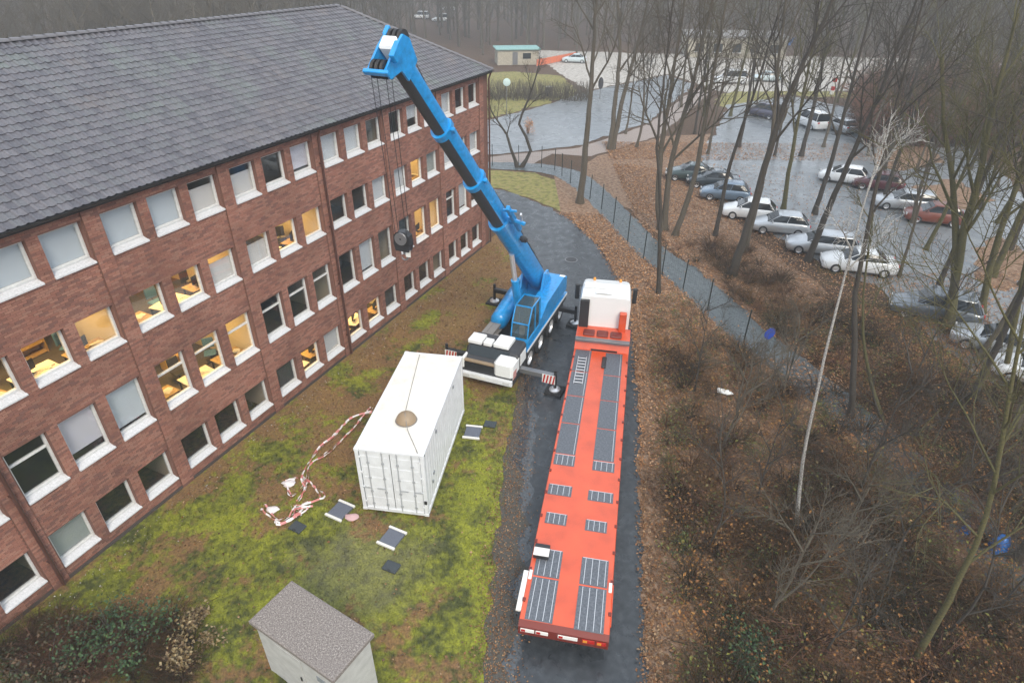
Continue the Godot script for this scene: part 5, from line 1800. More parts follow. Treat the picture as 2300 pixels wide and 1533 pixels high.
func make_trees() -> void:
	tree_at("bare_tree", "low bare tree with two dark crooked trunks on the grass verge by the building's corner", px_trunk([1163, 375, 1148, 335, 1138, 302, 1108, 258], 1.0), 0.22, 4, 2.6, 0.45, M.bark_dark, 201, "", 0.5, px_trunk([1170, 375, 1192, 338, 1182, 308, 1166, 278, 1195, 200], 2.5))
	tree_at("bare_tree", "tall grey-green bare tree at the bend of the drive", px_trunk([1303, 455, 1318, 310, 1325, 215, 1332, 110], 5.0), 0.36, 9, 7.5, 0.48, M.bark, 202, "", 0.62)
	tree_at("bare_tree", "tall bare tree with twin grey trunks beside the pavement", px_trunk([1370, 335, 1382, 230, 1392, 120, 1388, 20], 5.0), 0.34, 7, 7.0, 0.35, M.bark, 203, "", 0.5, px_trunk([1376, 335, 1402, 210, 1440, 70], 5.0))
	tree_at("bare_tree", "slim dark straight tree standing in the leaves between drive and fence", px_trunk([1479, 658, 1483, 520, 1482, 400, 1476, 330, 1492, 180], 4.0), 0.16, 6, 4.5, 0.55, M.bark_dark, 204, "", 0.5)
	tree_at("bare_tree", "broad grey-brown tree with several upright stems on the leaf bank by the footpath", px_trunk([1484, 515, 1478, 440, 1486, 330, 1510, 180], 5.0), 0.3, 9, 7.0, 0.3, M.bark, 205, "", 0.45, px_trunk([1492, 515, 1505, 380, 1555, 190], 5.0))
	tree_at("bare_tree", "dark leaning tree behind the broad grey-brown one on the leaf bank", px_trunk([1516, 529, 1560, 400, 1585, 260, 1612, 110], 5.0), 0.26, 7, 6.0, 0.4, M.bark, 206, "", 0.45)
	tree_at("bare_tree", "thin dark tree in front of the blue hatchback", px_trunk([1607, 529, 1625, 440, 1640, 370, 1668, 285, 1700, 190], 5.0), 0.19, 6, 5.0, 0.5, M.bark_dark, 207, "", 0.45)
	tree_at("bare_tree", "thick dark leaning tree in front of the small white hatchback", px_trunk([1646, 615, 1690, 474, 1747, 280, 1792, 170, 1850, 50], 4.0), 0.33, 8, 6.5, 0.42, M.bark_dark, 208, "", 0.5)
	tree_at("bare_tree", "dark straight tree rising behind the thick leaning one", px_trunk([1672, 566, 1708, 425, 1735, 300, 1748, 150], 5.0), 0.24, 7, 6.0, 0.42, M.bark, 209, "", 0.45)
	tree_at("bare_tree", "brown tree leaning over the silver estate car", px_trunk([1814, 587, 1852, 490, 1905, 370, 1980, 200], 5.0), 0.27, 8, 6.0, 0.35, M.bark_dark, 210, "", 0.5)
	tree_at("birch_tree", "slender white-barked birch rising out of the brown undergrowth", px_trunk([1790, 1185, 1803, 1040, 1838, 870, 1880, 690, 1935, 480, 1962, 390], 1.0), 0.085, 4, 1.9, 0.68, M.bark_birch, 211, "", 0.65)
	tree_at("bare_tree", "dark slim tree beside the birch at the footpath", px_trunk([1912, 935, 1920, 800, 1922, 660, 1965, 440, 2010, 250], 3.5), 0.17, 7, 4.5, 0.5, M.bark_dark, 212, "", 0.5)
	tree_at("mossy_sapling", "bent mossy yellow-green sapling next to the dark slim tree", px_trunk([1985, 940, 1958, 865, 1944, 790, 1938, 700, 1950, 560], 1.5), 0.11, 5, 2.6, 0.5, M.bark_moss, 213, "", 0.6)
	tree_at("mossy_tree", "mossy forked tree standing beside the grey off-road car", px_trunk([2125, 745, 2155, 590, 2170, 500, 2200, 400, 2230, 250], 4.0), 0.3, 8, 6.0, 0.32, M.bark_moss, 214, "", 0.55, px_trunk([2130, 745, 2148, 590, 2140, 400, 2120, 270], 3.0))
	tree_at("mossy_tree", "mossy tree beside the silver car with greenish windscreen", px_trunk([2205, 700, 2235, 560, 2290, 400, 2330, 250], 4.0), 0.25, 7, 6.0, 0.35, M.bark_moss, 215, "", 0.5)
	tree_at("mossy_tree", "leaning mossy trunk at the lower footpath, crown hanging over the bushes", px_trunk([2050, 1490, 2130, 1350, 2215, 1160, 2262, 920, 2300, 720], 3.0), 0.115, 14, 4.6, 0.3, M.bark_moss, 216, "", 0.7)
	tree_at("mossy_tree", "slender mossy tree crossing in front of the silver car with greenish windscreen", px_trunk([2255, 850, 2285, 700, 2320, 500, 2350, 300], 4.0), 0.17, 8, 5.0, 0.3, M.bark_moss, 217, "", 0.6)
	# more trees of the little wood round the parking ground, alike but for their place
	var r := RandomNumberGenerator.new()
	r.seed = 77
	var protos := []
	for i in 5:
		var h := 10.0 + i * 1.3
		var base := Vector3(0, 0, 0)
		var o := tree_at("grove_tree", ["bare grey-brown tree of the grove round the parking ground", "slim dark bare tree of the grove round the parking ground", "taller grey-brown bare tree of the grove round the parking ground", "mossy yellow-green bare tree of the grove round the parking ground", "tall dark bare tree of the grove round the parking ground"][i], [base, Vector3(r.randf_range(-0.4, 0.4), h * 0.35, r.randf_range(-0.4, 0.4)), Vector3(r.randf_range(-0.9, 0.9), h, r.randf_range(-0.9, 0.9))], 0.16 + 0.02 * i, 8, 5.5, 0.33, [M.bark, M.bark_dark, M.bark, M.bark_moss, M.bark_dark][i], 300 + i, "trees of the grove", 0.5)
		protos.append(o)
	var spots := [[1430, 330], [1560, 300], [1590, 345], [1760, 470], [1800, 350], [1950, 350], [2000, 320], [2060, 290], [2120, 330], [2180, 380], [2240, 420], [2290, 350], [2160, 260], [2080, 560], [2270, 560], [2020, 620], [2180, 900], [2270, 980], [2110, 240], [2220, 270], [1930, 260], [1780, 240], [2290, 250], [2040, 230], [1990, 240], [2340, 700], [2350, 480], [2400, 600], [2360, 900], [2330, 1120], [2010, 280], [2090, 330], [2150, 300], [2210, 330], [2260, 300], [2060, 380], [2200, 470], [2290, 640], [2230, 620], [1985, 380], [1405, 300], [1450, 250], [1530, 240], [1580, 260], [1660, 330], [1700, 250], [1740, 350], [1850, 330], [1880, 230], [1980, 460], [2050, 500], [2110, 640], [2160, 560], [2240, 500], [2290, 780], [2200, 800], [2280, 1260], [2330, 1000], [1640, 260], [1830, 480]]
	for i in spots.size():
		var o: Node3D = protos[i % 5]
		if i >= 5:
			o = o.duplicate()
			o.name = numbered("grove_tree")
			add_child(o)
		o.position = gp(spots[i][0], spots[i][1])
		o.rotation.y = r.randf() * TAU
		o.scale = Vector3.ONE * r.randf_range(0.8, 1.2)
	# saplings that stand in the undergrowth between drive and footpath
	var young := []
	for i in 3:
		var h: float = [4.2, 5.4, 6.5][i]
		young.append(tree_at("sapling", ["thin grey-brown sapling in the brown undergrowth", "thin dark sapling in the brown undergrowth", "tall thin dark sapling in the brown undergrowth"][i], [Vector3.ZERO, Vector3(r.randf_range(-0.4, 0.4), h * 0.45, r.randf_range(-0.4, 0.4)), Vector3(r.randf_range(-0.9, 0.9), h, r.randf_range(-0.9, 0.9))], 0.06, 7, 2.4, 0.2, [M.bark, M.bark_dark, M.bark_dark][i], 500 + i, "saplings in the undergrowth", 0.75))
	var places := [[1620, 1010], [1700, 1120], [1590, 1230], [1860, 1250], [1930, 1110], [1990, 1330], [1720, 1390], [1850, 1470], [2090, 1010], [2180, 1060], [2230, 1380], [2120, 1430], [1760, 900], [1560, 880], [2050, 860], [2270, 1150]]
	for i in places.size():
		var o: Node3D = young[i % 3]
		if i >= 3:
			o = o.duplicate()
			o.name = numbered("sapling")
			add_child(o)
		o.position = gp(places[i][0], places[i][1])
		o.rotation.y = r.randf() * TAU
		o.scale = Vector3.ONE * r.randf_range(0.7, 1.15)
	# the far wood, one misty mass
	for v in 4:
		var m := MB.new()
		var rr := RandomNumberGenerator.new()
		rr.seed = 400 + v
		var h := 15.0
		m.tube([Vector3.ZERO, Vector3(0.3, h * 0.5, 0), Vector3(rr.randf_range(-0.8, 0.8), h, 0.3)], [0.24, 0.16, 0.04], 5, false)
		for k in 12:
			var f := 0.22 + 0.75 * k / 12.0
			var a := k * 2.4
			grow(m, rr, Vector3(0.3 * f, h * f, 0), Vector3(cos(a) * 0.7, 0.75, sin(a) * 0.7).normalized(), 6.5 * (1.1 - 0.6 * f), 0.07, 1, 0.03, 0.9)
		var tf := []
		for i in 380:
			var z := -118.0 - 190.0 * pow(r.randf(), 1.2)
			var x := r.randf_range(-0.95, 1.05) * -z
			if x > -22 and x < 70 and z > -138 and r.randf() < 0.85: continue
			tf.append(Transform3D(Basis(Vector3.UP, r.randf() * TAU).scaled(Vector3.ONE * r.randf_range(0.75, 1.25)), Vector3(x, 0, z)))
		for i in 40:   # behind the building's roof
			tf.append(Transform3D(Basis(Vector3.UP, r.randf() * TAU).scaled(Vector3.ONE * r.randf_range(0.7, 1.0)), Vector3(r.randf_range(-110, -28), 0, r.randf_range(-120, -75))))
		var o := multi(m.mesh(), tf, [], "far_wood", M.bark, self)
		tag(o, "misty grey bare woodland beyond the building and the building site", "woodland", "far woodland")

# ---------------------------------------------------------------- what stands on the far building site and the square
func make_site() -> void:
	# cream low house with two windows
	var p := gp(1640, 122)
	var h := thing("low_house", "pale cream low house with flat roof behind the sandy building site", "house", p, -0.1)
	boxpart(Vector3(-9, 0, -5), Vector3(9, 3.4, 5), "walls", M.cream, h, 0.05)
	boxpart(Vector3(-9.4, 3.4, -5.4), Vector3(9.4, 3.75, 5.4), "roof", M.deck_grey, h)
	for i in 5:
		var w := boxpart(Vector3(-7.6 + i * 3.4, 1.0, 5.0), Vector3(-6.0 + i * 3.4, 2.4, 5.06), "window", M.car_glass, h)
		boxpart(Vector3(-7.7 + i * 3.4, 0.88, 5.0), Vector3(-5.9 + i * 3.4, 0.99, 5.14), "sill", M.white, w)
	# teal-roofed site hut
	var q := gp(1160, 142)
	var s := thing("site_hut", "site hut with pale teal roof beside the orange safety netting", "hut", q, 0.15)
	boxpart(Vector3(-3.6, 0, -2), Vector3(3.6, 2.4, 2), "walls", M.cream, s, 0.03)
	boxpart(Vector3(-3.9, 2.4, -2.3), Vector3(3.9, 2.62, 2.3), "roof", M.teal, s, 0.03)
	boxpart(Vector3(-1.0, 0.1, 2.0), Vector3(-0.1, 2.1, 2.05), "door", M.steel, s)
	boxpart(Vector3(0.8, 1.0, 2.0), Vector3(2.2, 1.9, 2.05), "window", M.car_glass, s)
	# orange netting in panels
	var nt := thing("safety_netting", "run of orange-red safety netting round the building site", "netting", gp(1205, 150), 0.9)
	for i in 6:
		boxpart(Vector3(i * 2.0, 0.1, -0.02), Vector3(i * 2.0 + 1.96, 1.15, 0.0), "net_panel", M.net, nt)
		boxpart(Vector3(i * 2.0 - 0.03, 0, -0.05), Vector3(i * 2.0 + 0.02, 1.3, 0.0), "stake", M.deck_grey, nt)
	# skip, cabinet, mirror, sign, marker pillar
	var sk := thing("blue_skip", "small blue skip beside the cream low house", "skip", gp(1758, 102), 0.3)
	var sm := MB.new()
	sm.prism(PackedVector2Array([Vector2(-1.9, 1.5), Vector2(1.9, 1.5), Vector2(1.2, 0.1), Vector2(-1.2, 0.1)]), -0.95, 0.95)
	part(sm, "body", M.skip_blue, sk)
	boxpart(Vector3(-1.98, 1.42, -1.0), Vector3(1.98, 1.56, -0.9), "rim", M.skip_blue, sk)
	boxpart(Vector3(-1.98, 1.42, 0.9), Vector3(1.98, 1.56, 1.0), "rim", M.skip_blue, sk)
	var cb := thing("switch_cabinet", "dark grey switch cabinet in front of the brown hedge", "cabinet", gp(1232, 216), 0.2)
	boxpart(Vector3(-0.5, 0, -0.25), Vector3(0.5, 1.2, 0.25), "body", M.office_dark, cb, 0.03)
	boxpart(Vector3(-0.55, 1.2, -0.3), Vector3(0.55, 1.28, 0.3), "lid", M.deck_grey, cb, 0.02)
	boxpart(Vector3(-0.008, 0.1, 0.25), Vector3(0.008, 1.15, 0.262), "door_gap", M.black, cb)
	var mb := gp(1138, 262)
	var mi := thing("traffic_mirror", "round pale traffic mirror on a pole by the square", "mirror", mb, 0.05)
	var pole := MB.new()
	pole.bar(Vector3(0, 0, 0), Vector3(0, 4.0, 0), 0.04, 8)
	part(pole, "pole", M.steel, mi)
	var disc := MB.new()
	disc.lathe([Vector2(0.44, 0.0), Vector2(0.4, 0.05), Vector2(0.2, 0.09), Vector2(0, 0.1)], 24, Basis(Vector3(1, 0, 0), Vector3(0, 0, 1), Vector3(0, -1, 0)), Vector3(0, 3.9, 0.05))
	part(disc, "glass", M.mirror_pale, mi)
	var ov := thing("oval_sign", "dark oval sign board on a post beside the sandy ground", "sign", gp(1347, 222), 0.0)
	var om := MB.new()
	om.lathe([Vector2(0.5, -0.03), Vector2(0.5, 0.03), Vector2(0, 0.03)], 20, Basis(Vector3(0.7, 0, 0), Vector3(0, 0, 1), Vector3(0, -1.5, 0)), Vector3(0, 2.0, 0))
	part(om, "board", M.office_dark, ov)
	boxpart(Vector3(-0.05, 0, -0.08), Vector3(0.05, 2.0, -0.04), "post", M.steel, ov)
	var pi := thing("marker_pillar", "red and white marker pillar beside the parking ground", "pillar", gp(1868, 212), 0.1)
	for i in 5:
		boxpart(Vector3(-0.2, i * 0.55, -0.2), Vector3(0.2, i * 0.55 + 0.54, 0.2), "band", M.lamp_red if i % 2 else M.paper, pi, 0.02)
	# hedge of bare twigs by the square
	var r := RandomNumberGenerator.new()
	r.seed = 88
	var hd := thing("bare_hedge", "brown bare hedge between the square and the building site", "hedge", gp(1190, 222), 0.0)
	for k in 2:
		var m := MB.new()
		for i in 420:
			var a := Vector3(r.randf_range(-9, 8), 0, r.randf_range(-2.2, 1.4))
			var d := Vector3(r.randf_range(-0.5, 0.5), 1, r.randf_range(-0.5, 0.5)).normalized()
			m.tube([a, a + d * r.randf_range(0.8, 1.4), a + d * 2.0 + Vector3(r.randf_range(-0.4, 0.4), r.randf_range(0, 0.5), r.randf_range(-0.4, 0.4))], [0.03, 0.022, 0.008], 3, false)
		part(m, "branches", M.bark, hd)
	var autumn := thing("autumn_bush", "small orange-leaved bush beside the dark twin-trunked tree", "bush", gp(1186, 300), 0.0)
	leafy_bush(autumn, 0.9, 1.7, 700, [Color(0.42, 0.16, 0.05), Color(0.5, 0.24, 0.1), Color(0.34, 0.2, 0.1)], 0.11, 91)
	# cars on the far side
	var white := mat(Color(0.74, 0.76, 0.77), 0.25)
	var pale := mat(Color(0.50, 0.58, 0.60), 0.28)
	car("van", gp(1640, 186), 85, white, "white van standing on the sandy ground behind the trunks")
	car("saloon", gp(1720, 182), 85, pale, "pale teal saloon beside the white van on the sandy ground")
	car("van", gp(2245, 172), 60, white, "white van in the wood beyond the reddish shrubs")
	car("saloon", gp(1290, 140), 80, pale, "pale teal saloon beside the orange netting on the building site")
	for i in 3:
		car("van", gp([945, 990, 1010][i], [42, 48, 22][i]), [80, 95, 88][i], white, "white van far off in the misty wood beyond the roof")

func leafy_bush(t: Node3D, rad: float, hgt: float, n: int, cols: Array, size: float, seed_: int) -> void:
	var r := RandomNumberGenerator.new()
	r.seed = seed_
	var st := MB.new()
	var lf := MB.new()
	lf.coloured = true
	for i in 14:
		var a := r.randf() * TAU
		var e := Vector3(cos(a) * rad * r.randf_range(0.2, 0.9), hgt * r.randf_range(0.6, 1.0), sin(a) * rad * r.randf_range(0.2, 0.9))
		st.tube([Vector3(e.x * 0.1, -0.03, e.z * 0.1), e * 0.5 + Vector3(0, 0.1, 0), e], [0.02, 0.014, 0.005], 4, false)
	var clumps := []
	for i in 9:
		var a := r.randf() * TAU
		var q := rad * (0.15 + 0.85 * r.randf())
		clumps.append([Vector3(cos(a) * q, hgt * r.randf_range(0.15, 0.75), sin(a) * q), rad * r.randf_range(0.22, 0.5)])
	for i in n:
		var k: Array = clumps[r.randi() % 9]
		var p: Vector3 = k[0] + Vector3(r.randfn(0, 0.55), r.randfn(0, 0.5), r.randfn(0, 0.55)) * k[1]
		p.y = absf(p.y) + 0.03
		var b := Basis.from_euler(Vector3(r.randf_range(-0.9, 0.9), r.randf() * TAU, r.randf_range(-0.9, 0.9)))
		var s := size * r.randf_range(0.6, 1.2)
		lf.col = (cols[r.randi() % cols.size()] as Color) * r.randf_range(0.7, 1.2)
		leaf(lf, p, b, s)
	part(st, "stems", M.bark_dark, t)
	part(lf, "foliage", M.leaf, t)

func leaf(m: MB, p: Vector3, b: Basis, s: float) -> void:
	var tip := p + b.z * s
	var mid := p + b.z * s * 0.5 + b.y * s * 0.06
	var l := p + b.z * s * 0.45 + b.x * s * 0.32 + b.y * s * 0.16
	var q := p + b.z * s * 0.45 - b.x * s * 0.32 + b.y * s * 0.16
	m.tri(p, mid, l)
	m.tri(mid, tip, l)
	m.tri(p, q, mid)
	m.tri(mid, q, tip)

# ---------------------------------------------------------------- small things on the lawn and in the bushes
func make_clutter() -> void:
	var r := RandomNumberGenerator.new()
	r.seed = 55
	# panels with white battens
	for e in [[-6.15, -15.78, 0.44, "panel"], [-4.08, -14.57, 0.42, "panel"], [-1.62, -20.15, 0.12, "panel"]]:
		var t := thing("ground_panel", "grey-blue panel with two white battens lying on the lawn " + {-6.15: "beside the barrier tape heap", -4.08: "before the container's doors", -1.62: "beside the container's long side"}[e[0]], "panel", Vector3(e[0], 0, e[1]), -e[2] - 0.02, "panels lying round the container")
		boxpart(Vector3(-0.32, 0.03, -0.33), Vector3(0.32, 0.075, 0.33), "board", M.panel, t, 0.008)
		for z in [-0.37, 0.37]:
			boxpart(Vector3(-0.36, 0.02, z - 0.045), Vector3(0.36, 0.10, z + 0.045), "batten", M.paper, t, 0.008)
		for x in [-0.3, 0.3]:
			boxpart(Vector3(x - 0.03, 0.0, -0.32), Vector3(x + 0.03, 0.03, 0.32), "runner", M.steel, t)
	for e in [[-7.47, -15.02, 0.5, "beside the barrier tape heap"], [-3.9, -13.4, 0.4, "on the worn grass before the container"], [-0.9, -20.7, 0.2, "between the container and the drive"]]:
		var t := thing("rubber_mat", "small dark grey rubber pad " + e[3], "pad", Vector3(e[0], 0, e[1]), -e[2], "pads lying round the container")
		boxpart(Vector3(-0.26, 0.0, -0.2), Vector3(0.26, 0.07, 0.2), "pad", M.slate, t, 0.02)
		boxpart(Vector3(-0.06, 0.07, 0.15), Vector3(0.06, 0.085, 0.19), "grip", M.black, t)
	# barrier tape: red and white ribbons
	var lines := [
		[[832, 925], [790, 940], [752, 978], [715, 1010], [690, 1045], [676, 1075], [690, 1090], [668, 1125]],
		[[838, 915], [800, 955], [768, 985], [735, 1020], [700, 1042], [682, 1085], [655, 1110], [640, 1082], [662, 1076]],
		[[676, 1070], [700, 1090], [728, 1115], [700, 1128], [670, 1140]],
		[[592, 1138], [620, 1165], [650, 1160], [668, 1135], [690, 1140], [640, 1172], [610, 1176]],
		[[655, 1130], [672, 1165], [660, 1150], [690, 1142]]]
	var reds := [Color(0.66, 0.26, 0.25), Color(0.78, 0.74, 0.74)]
	for jj in lines.size() * 2:
		var j := jj % lines.size()
		var pts := []
		for q in lines[j]:
			pts.append(gp(q[0], q[1], 0.06) + Vector3(r.randf_range(-0.05, 0.05) * (1 + jj / 3), 0, r.randf_range(-0.05, 0.05) * (1 + jj / 3)))
		var sp := spline(pts, 0.11)
		var m := MB.new()
		m.coloured = true
		var tw := r.randf() * 6.0
		var last_a := Vector3.ZERO
		var last_b := Vector3.ZERO
		for i in sp.size():
			var d: Vector3 = (sp[mini(i + 1, sp.size() - 1)] - sp[maxi(i - 1, 0)]).normalized()
			var side := d.cross(Vector3.UP).normalized()
			tw += r.randf_range(-0.5, 0.5)
			var off := side * cos(tw) * 0.036 + Vector3.UP * absf(sin(tw)) * 0.036
			var c: Vector3 = sp[i] + Vector3(r.randf_range(-0.02, 0.02), r.randf_range(0, 0.05), r.randf_range(-0.02, 0.02))
			if i > 0:
				m.col = reds[(i / 2 + j) % 2]
				m.quad(last_a, last_b, c + off, c - off)
			last_a = c - off
			last_b = c + off
		var o := part(m, "barrier_tape", M.tape, self)
		tag(o, "loose red and white barrier tape strewn over the lawn beside the container", "tape", "barrier tape on the lawn")
	for e in [[650, 1088, "crumpled pale sack lying among the barrier tape"], [612, 1146, "flattened white sack at the end of the barrier tape"], [790, 1163, "pinkish rag and paper scraps on the worn grass before the container doors"]]:
		var m := MB.new()
		var rings := []
		for k in 4:
			var q := []
			for a in 10:
				var an := a * TAU / 10.0
				var rr: float = [0.17, 0.2, 0.13, 0.03][k] * (0.75 + 0.5 * r.randf())
				q.append(Vector3(cos(an) * rr * 1.3, [0.01, 0.06, 0.12, 0.14][k] + r.randf() * 0.02, sin(an) * rr * 0.8))
			rings.append(q)
		m.loft(rings)
		m.smooth(70)
		var o := part(m, "plastic_sack" if e[0] != 790 else "rag", M.sack if e[0] != 790 else M.rag, self)
		tag(o, e[2], "sack" if e[0] != 790 else "rag")
		o.position = gp(e[0], e[1])
	# road sign by the footpath
	var sg := thing("road_sign", "round blue footpath sign on a thin pole", "sign", Vector3(11.97, 0, -24.84), 0.35)
	var pole := MB.new()
	pole.bar(Vector3(0, -0.05, 0), Vector3(0, 2.5, 0), 0.03, 8)
	part(pole, "pole", M.steel, sg)
	var disc := MB.new()
	disc.lathe([Vector2(0.3, 0.0), Vector2(0.3, 0.02), Vector2(0, 0.021)], 24, Basis(Vector3(1, 0, 0), Vector3(0, 0, 1), Vector3(0, -1, 0)), Vector3(0, 2.2, 0.035))
	part(disc, "disc", M.sign_blue, sg)
	# white slab of litter, blue sack, manhole cover
	var wb := thing("white_board", "torn piece of white board lying in the brown bushes", "board", gp(1625, 900) + Vector3(0, 0.5, 0), -0.35)
	var bm := MB.new()
	bm.prism(PackedVector2Array([Vector2(-0.36, 0.12), Vector2(-0.34, -0.1), Vector2(0.1, -0.14), Vector2(0.36, -0.04), Vector2(0.16, 0.1)]), 0, 0.05, Transform3D(Basis(Vector3.RIGHT, Vector3(0, 0.4, -0.92).normalized(), Vector3(0, 0.92, 0.4).normalized()), Vector3.ZERO))
	part(bm, "sheet", M.paper, wb)
	for e in [[2240, 1235, 0.75, "bright blue tarpaulin bundle beside the leaning mossy trunk"], [2166, 1196, 0.42, "small dull blue bundle behind the leaning mossy trunk"]]:
		var m := MB.new()
		var rings := []
		for k in 5:
			var q := []
			for a in 12:
				var an := a * TAU / 12.0
				var rr: float = [0.5, 0.55, 0.45, 0.28, 0.06][k] * (0.85 + 0.3 * r.randf())
				q.append(Vector3(cos(an) * rr * 0.8, [0.0, 0.25, 0.6, 0.85, 0.95][k] + r.randf() * 0.04, sin(an) * rr * 0.6) * e[2])
			rings.append(q)
		m.loft(rings)
		m.smooth(60)
		var o := part(m, "tarpaulin_bundle", M.tarp, self)
		tag(o, e[3], "bundle")
		o.position = gp(e[0], e[1])
	var mh := thing("manhole_cover", "round dark manhole cover in the wet drive beyond the crane", "manhole cover", gp(1283, 583))
	var mm := MB.new()
	mm.lathe([Vector2(0.42, 0.0), Vector2(0.42, 0.016), Vector2(0.36, 0.018)], 28)
	part(mm, "frame", M.steel, mh)
	var ml := MB.new()
	ml.lathe([Vector2(0.35, 0.004), Vector2(0.35, 0.014), Vector2(0, 0.015)], 28)
	part(ml, "lid", M.black, mh)

# ---------------------------------------------------------------- grass, leaves and undergrowth
func in_lawn(x: float, z: float) -> bool:
	if fac_n.dot(Vector3(x, 0, z) - fac_o) < 0.35: return false
	for i in road_l.size() - 1:
		var a: Vector3 = road_l[i]
		var b: Vector3 = road_l[i + 1]
		if z <= a.z and z > b.z:
			return x < lerpf(a.x, b.x, (z - a.z) / (b.z - a.z)) + 0.1
	return z > -49.0 and x < -1.0

func edge_x(pts: Array, z: float) -> float:
	for i in pts.size() - 1:
		var a: Vector3 = pts[i]
		var b: Vector3 = pts[i + 1]
		if (z - a.z) * (z - b.z) <= 0.0 and absf(a.z - b.z) > 0.01:
			return lerpf(a.x, b.x, (z - a.z) / (b.z - a.z))
	return 99.0

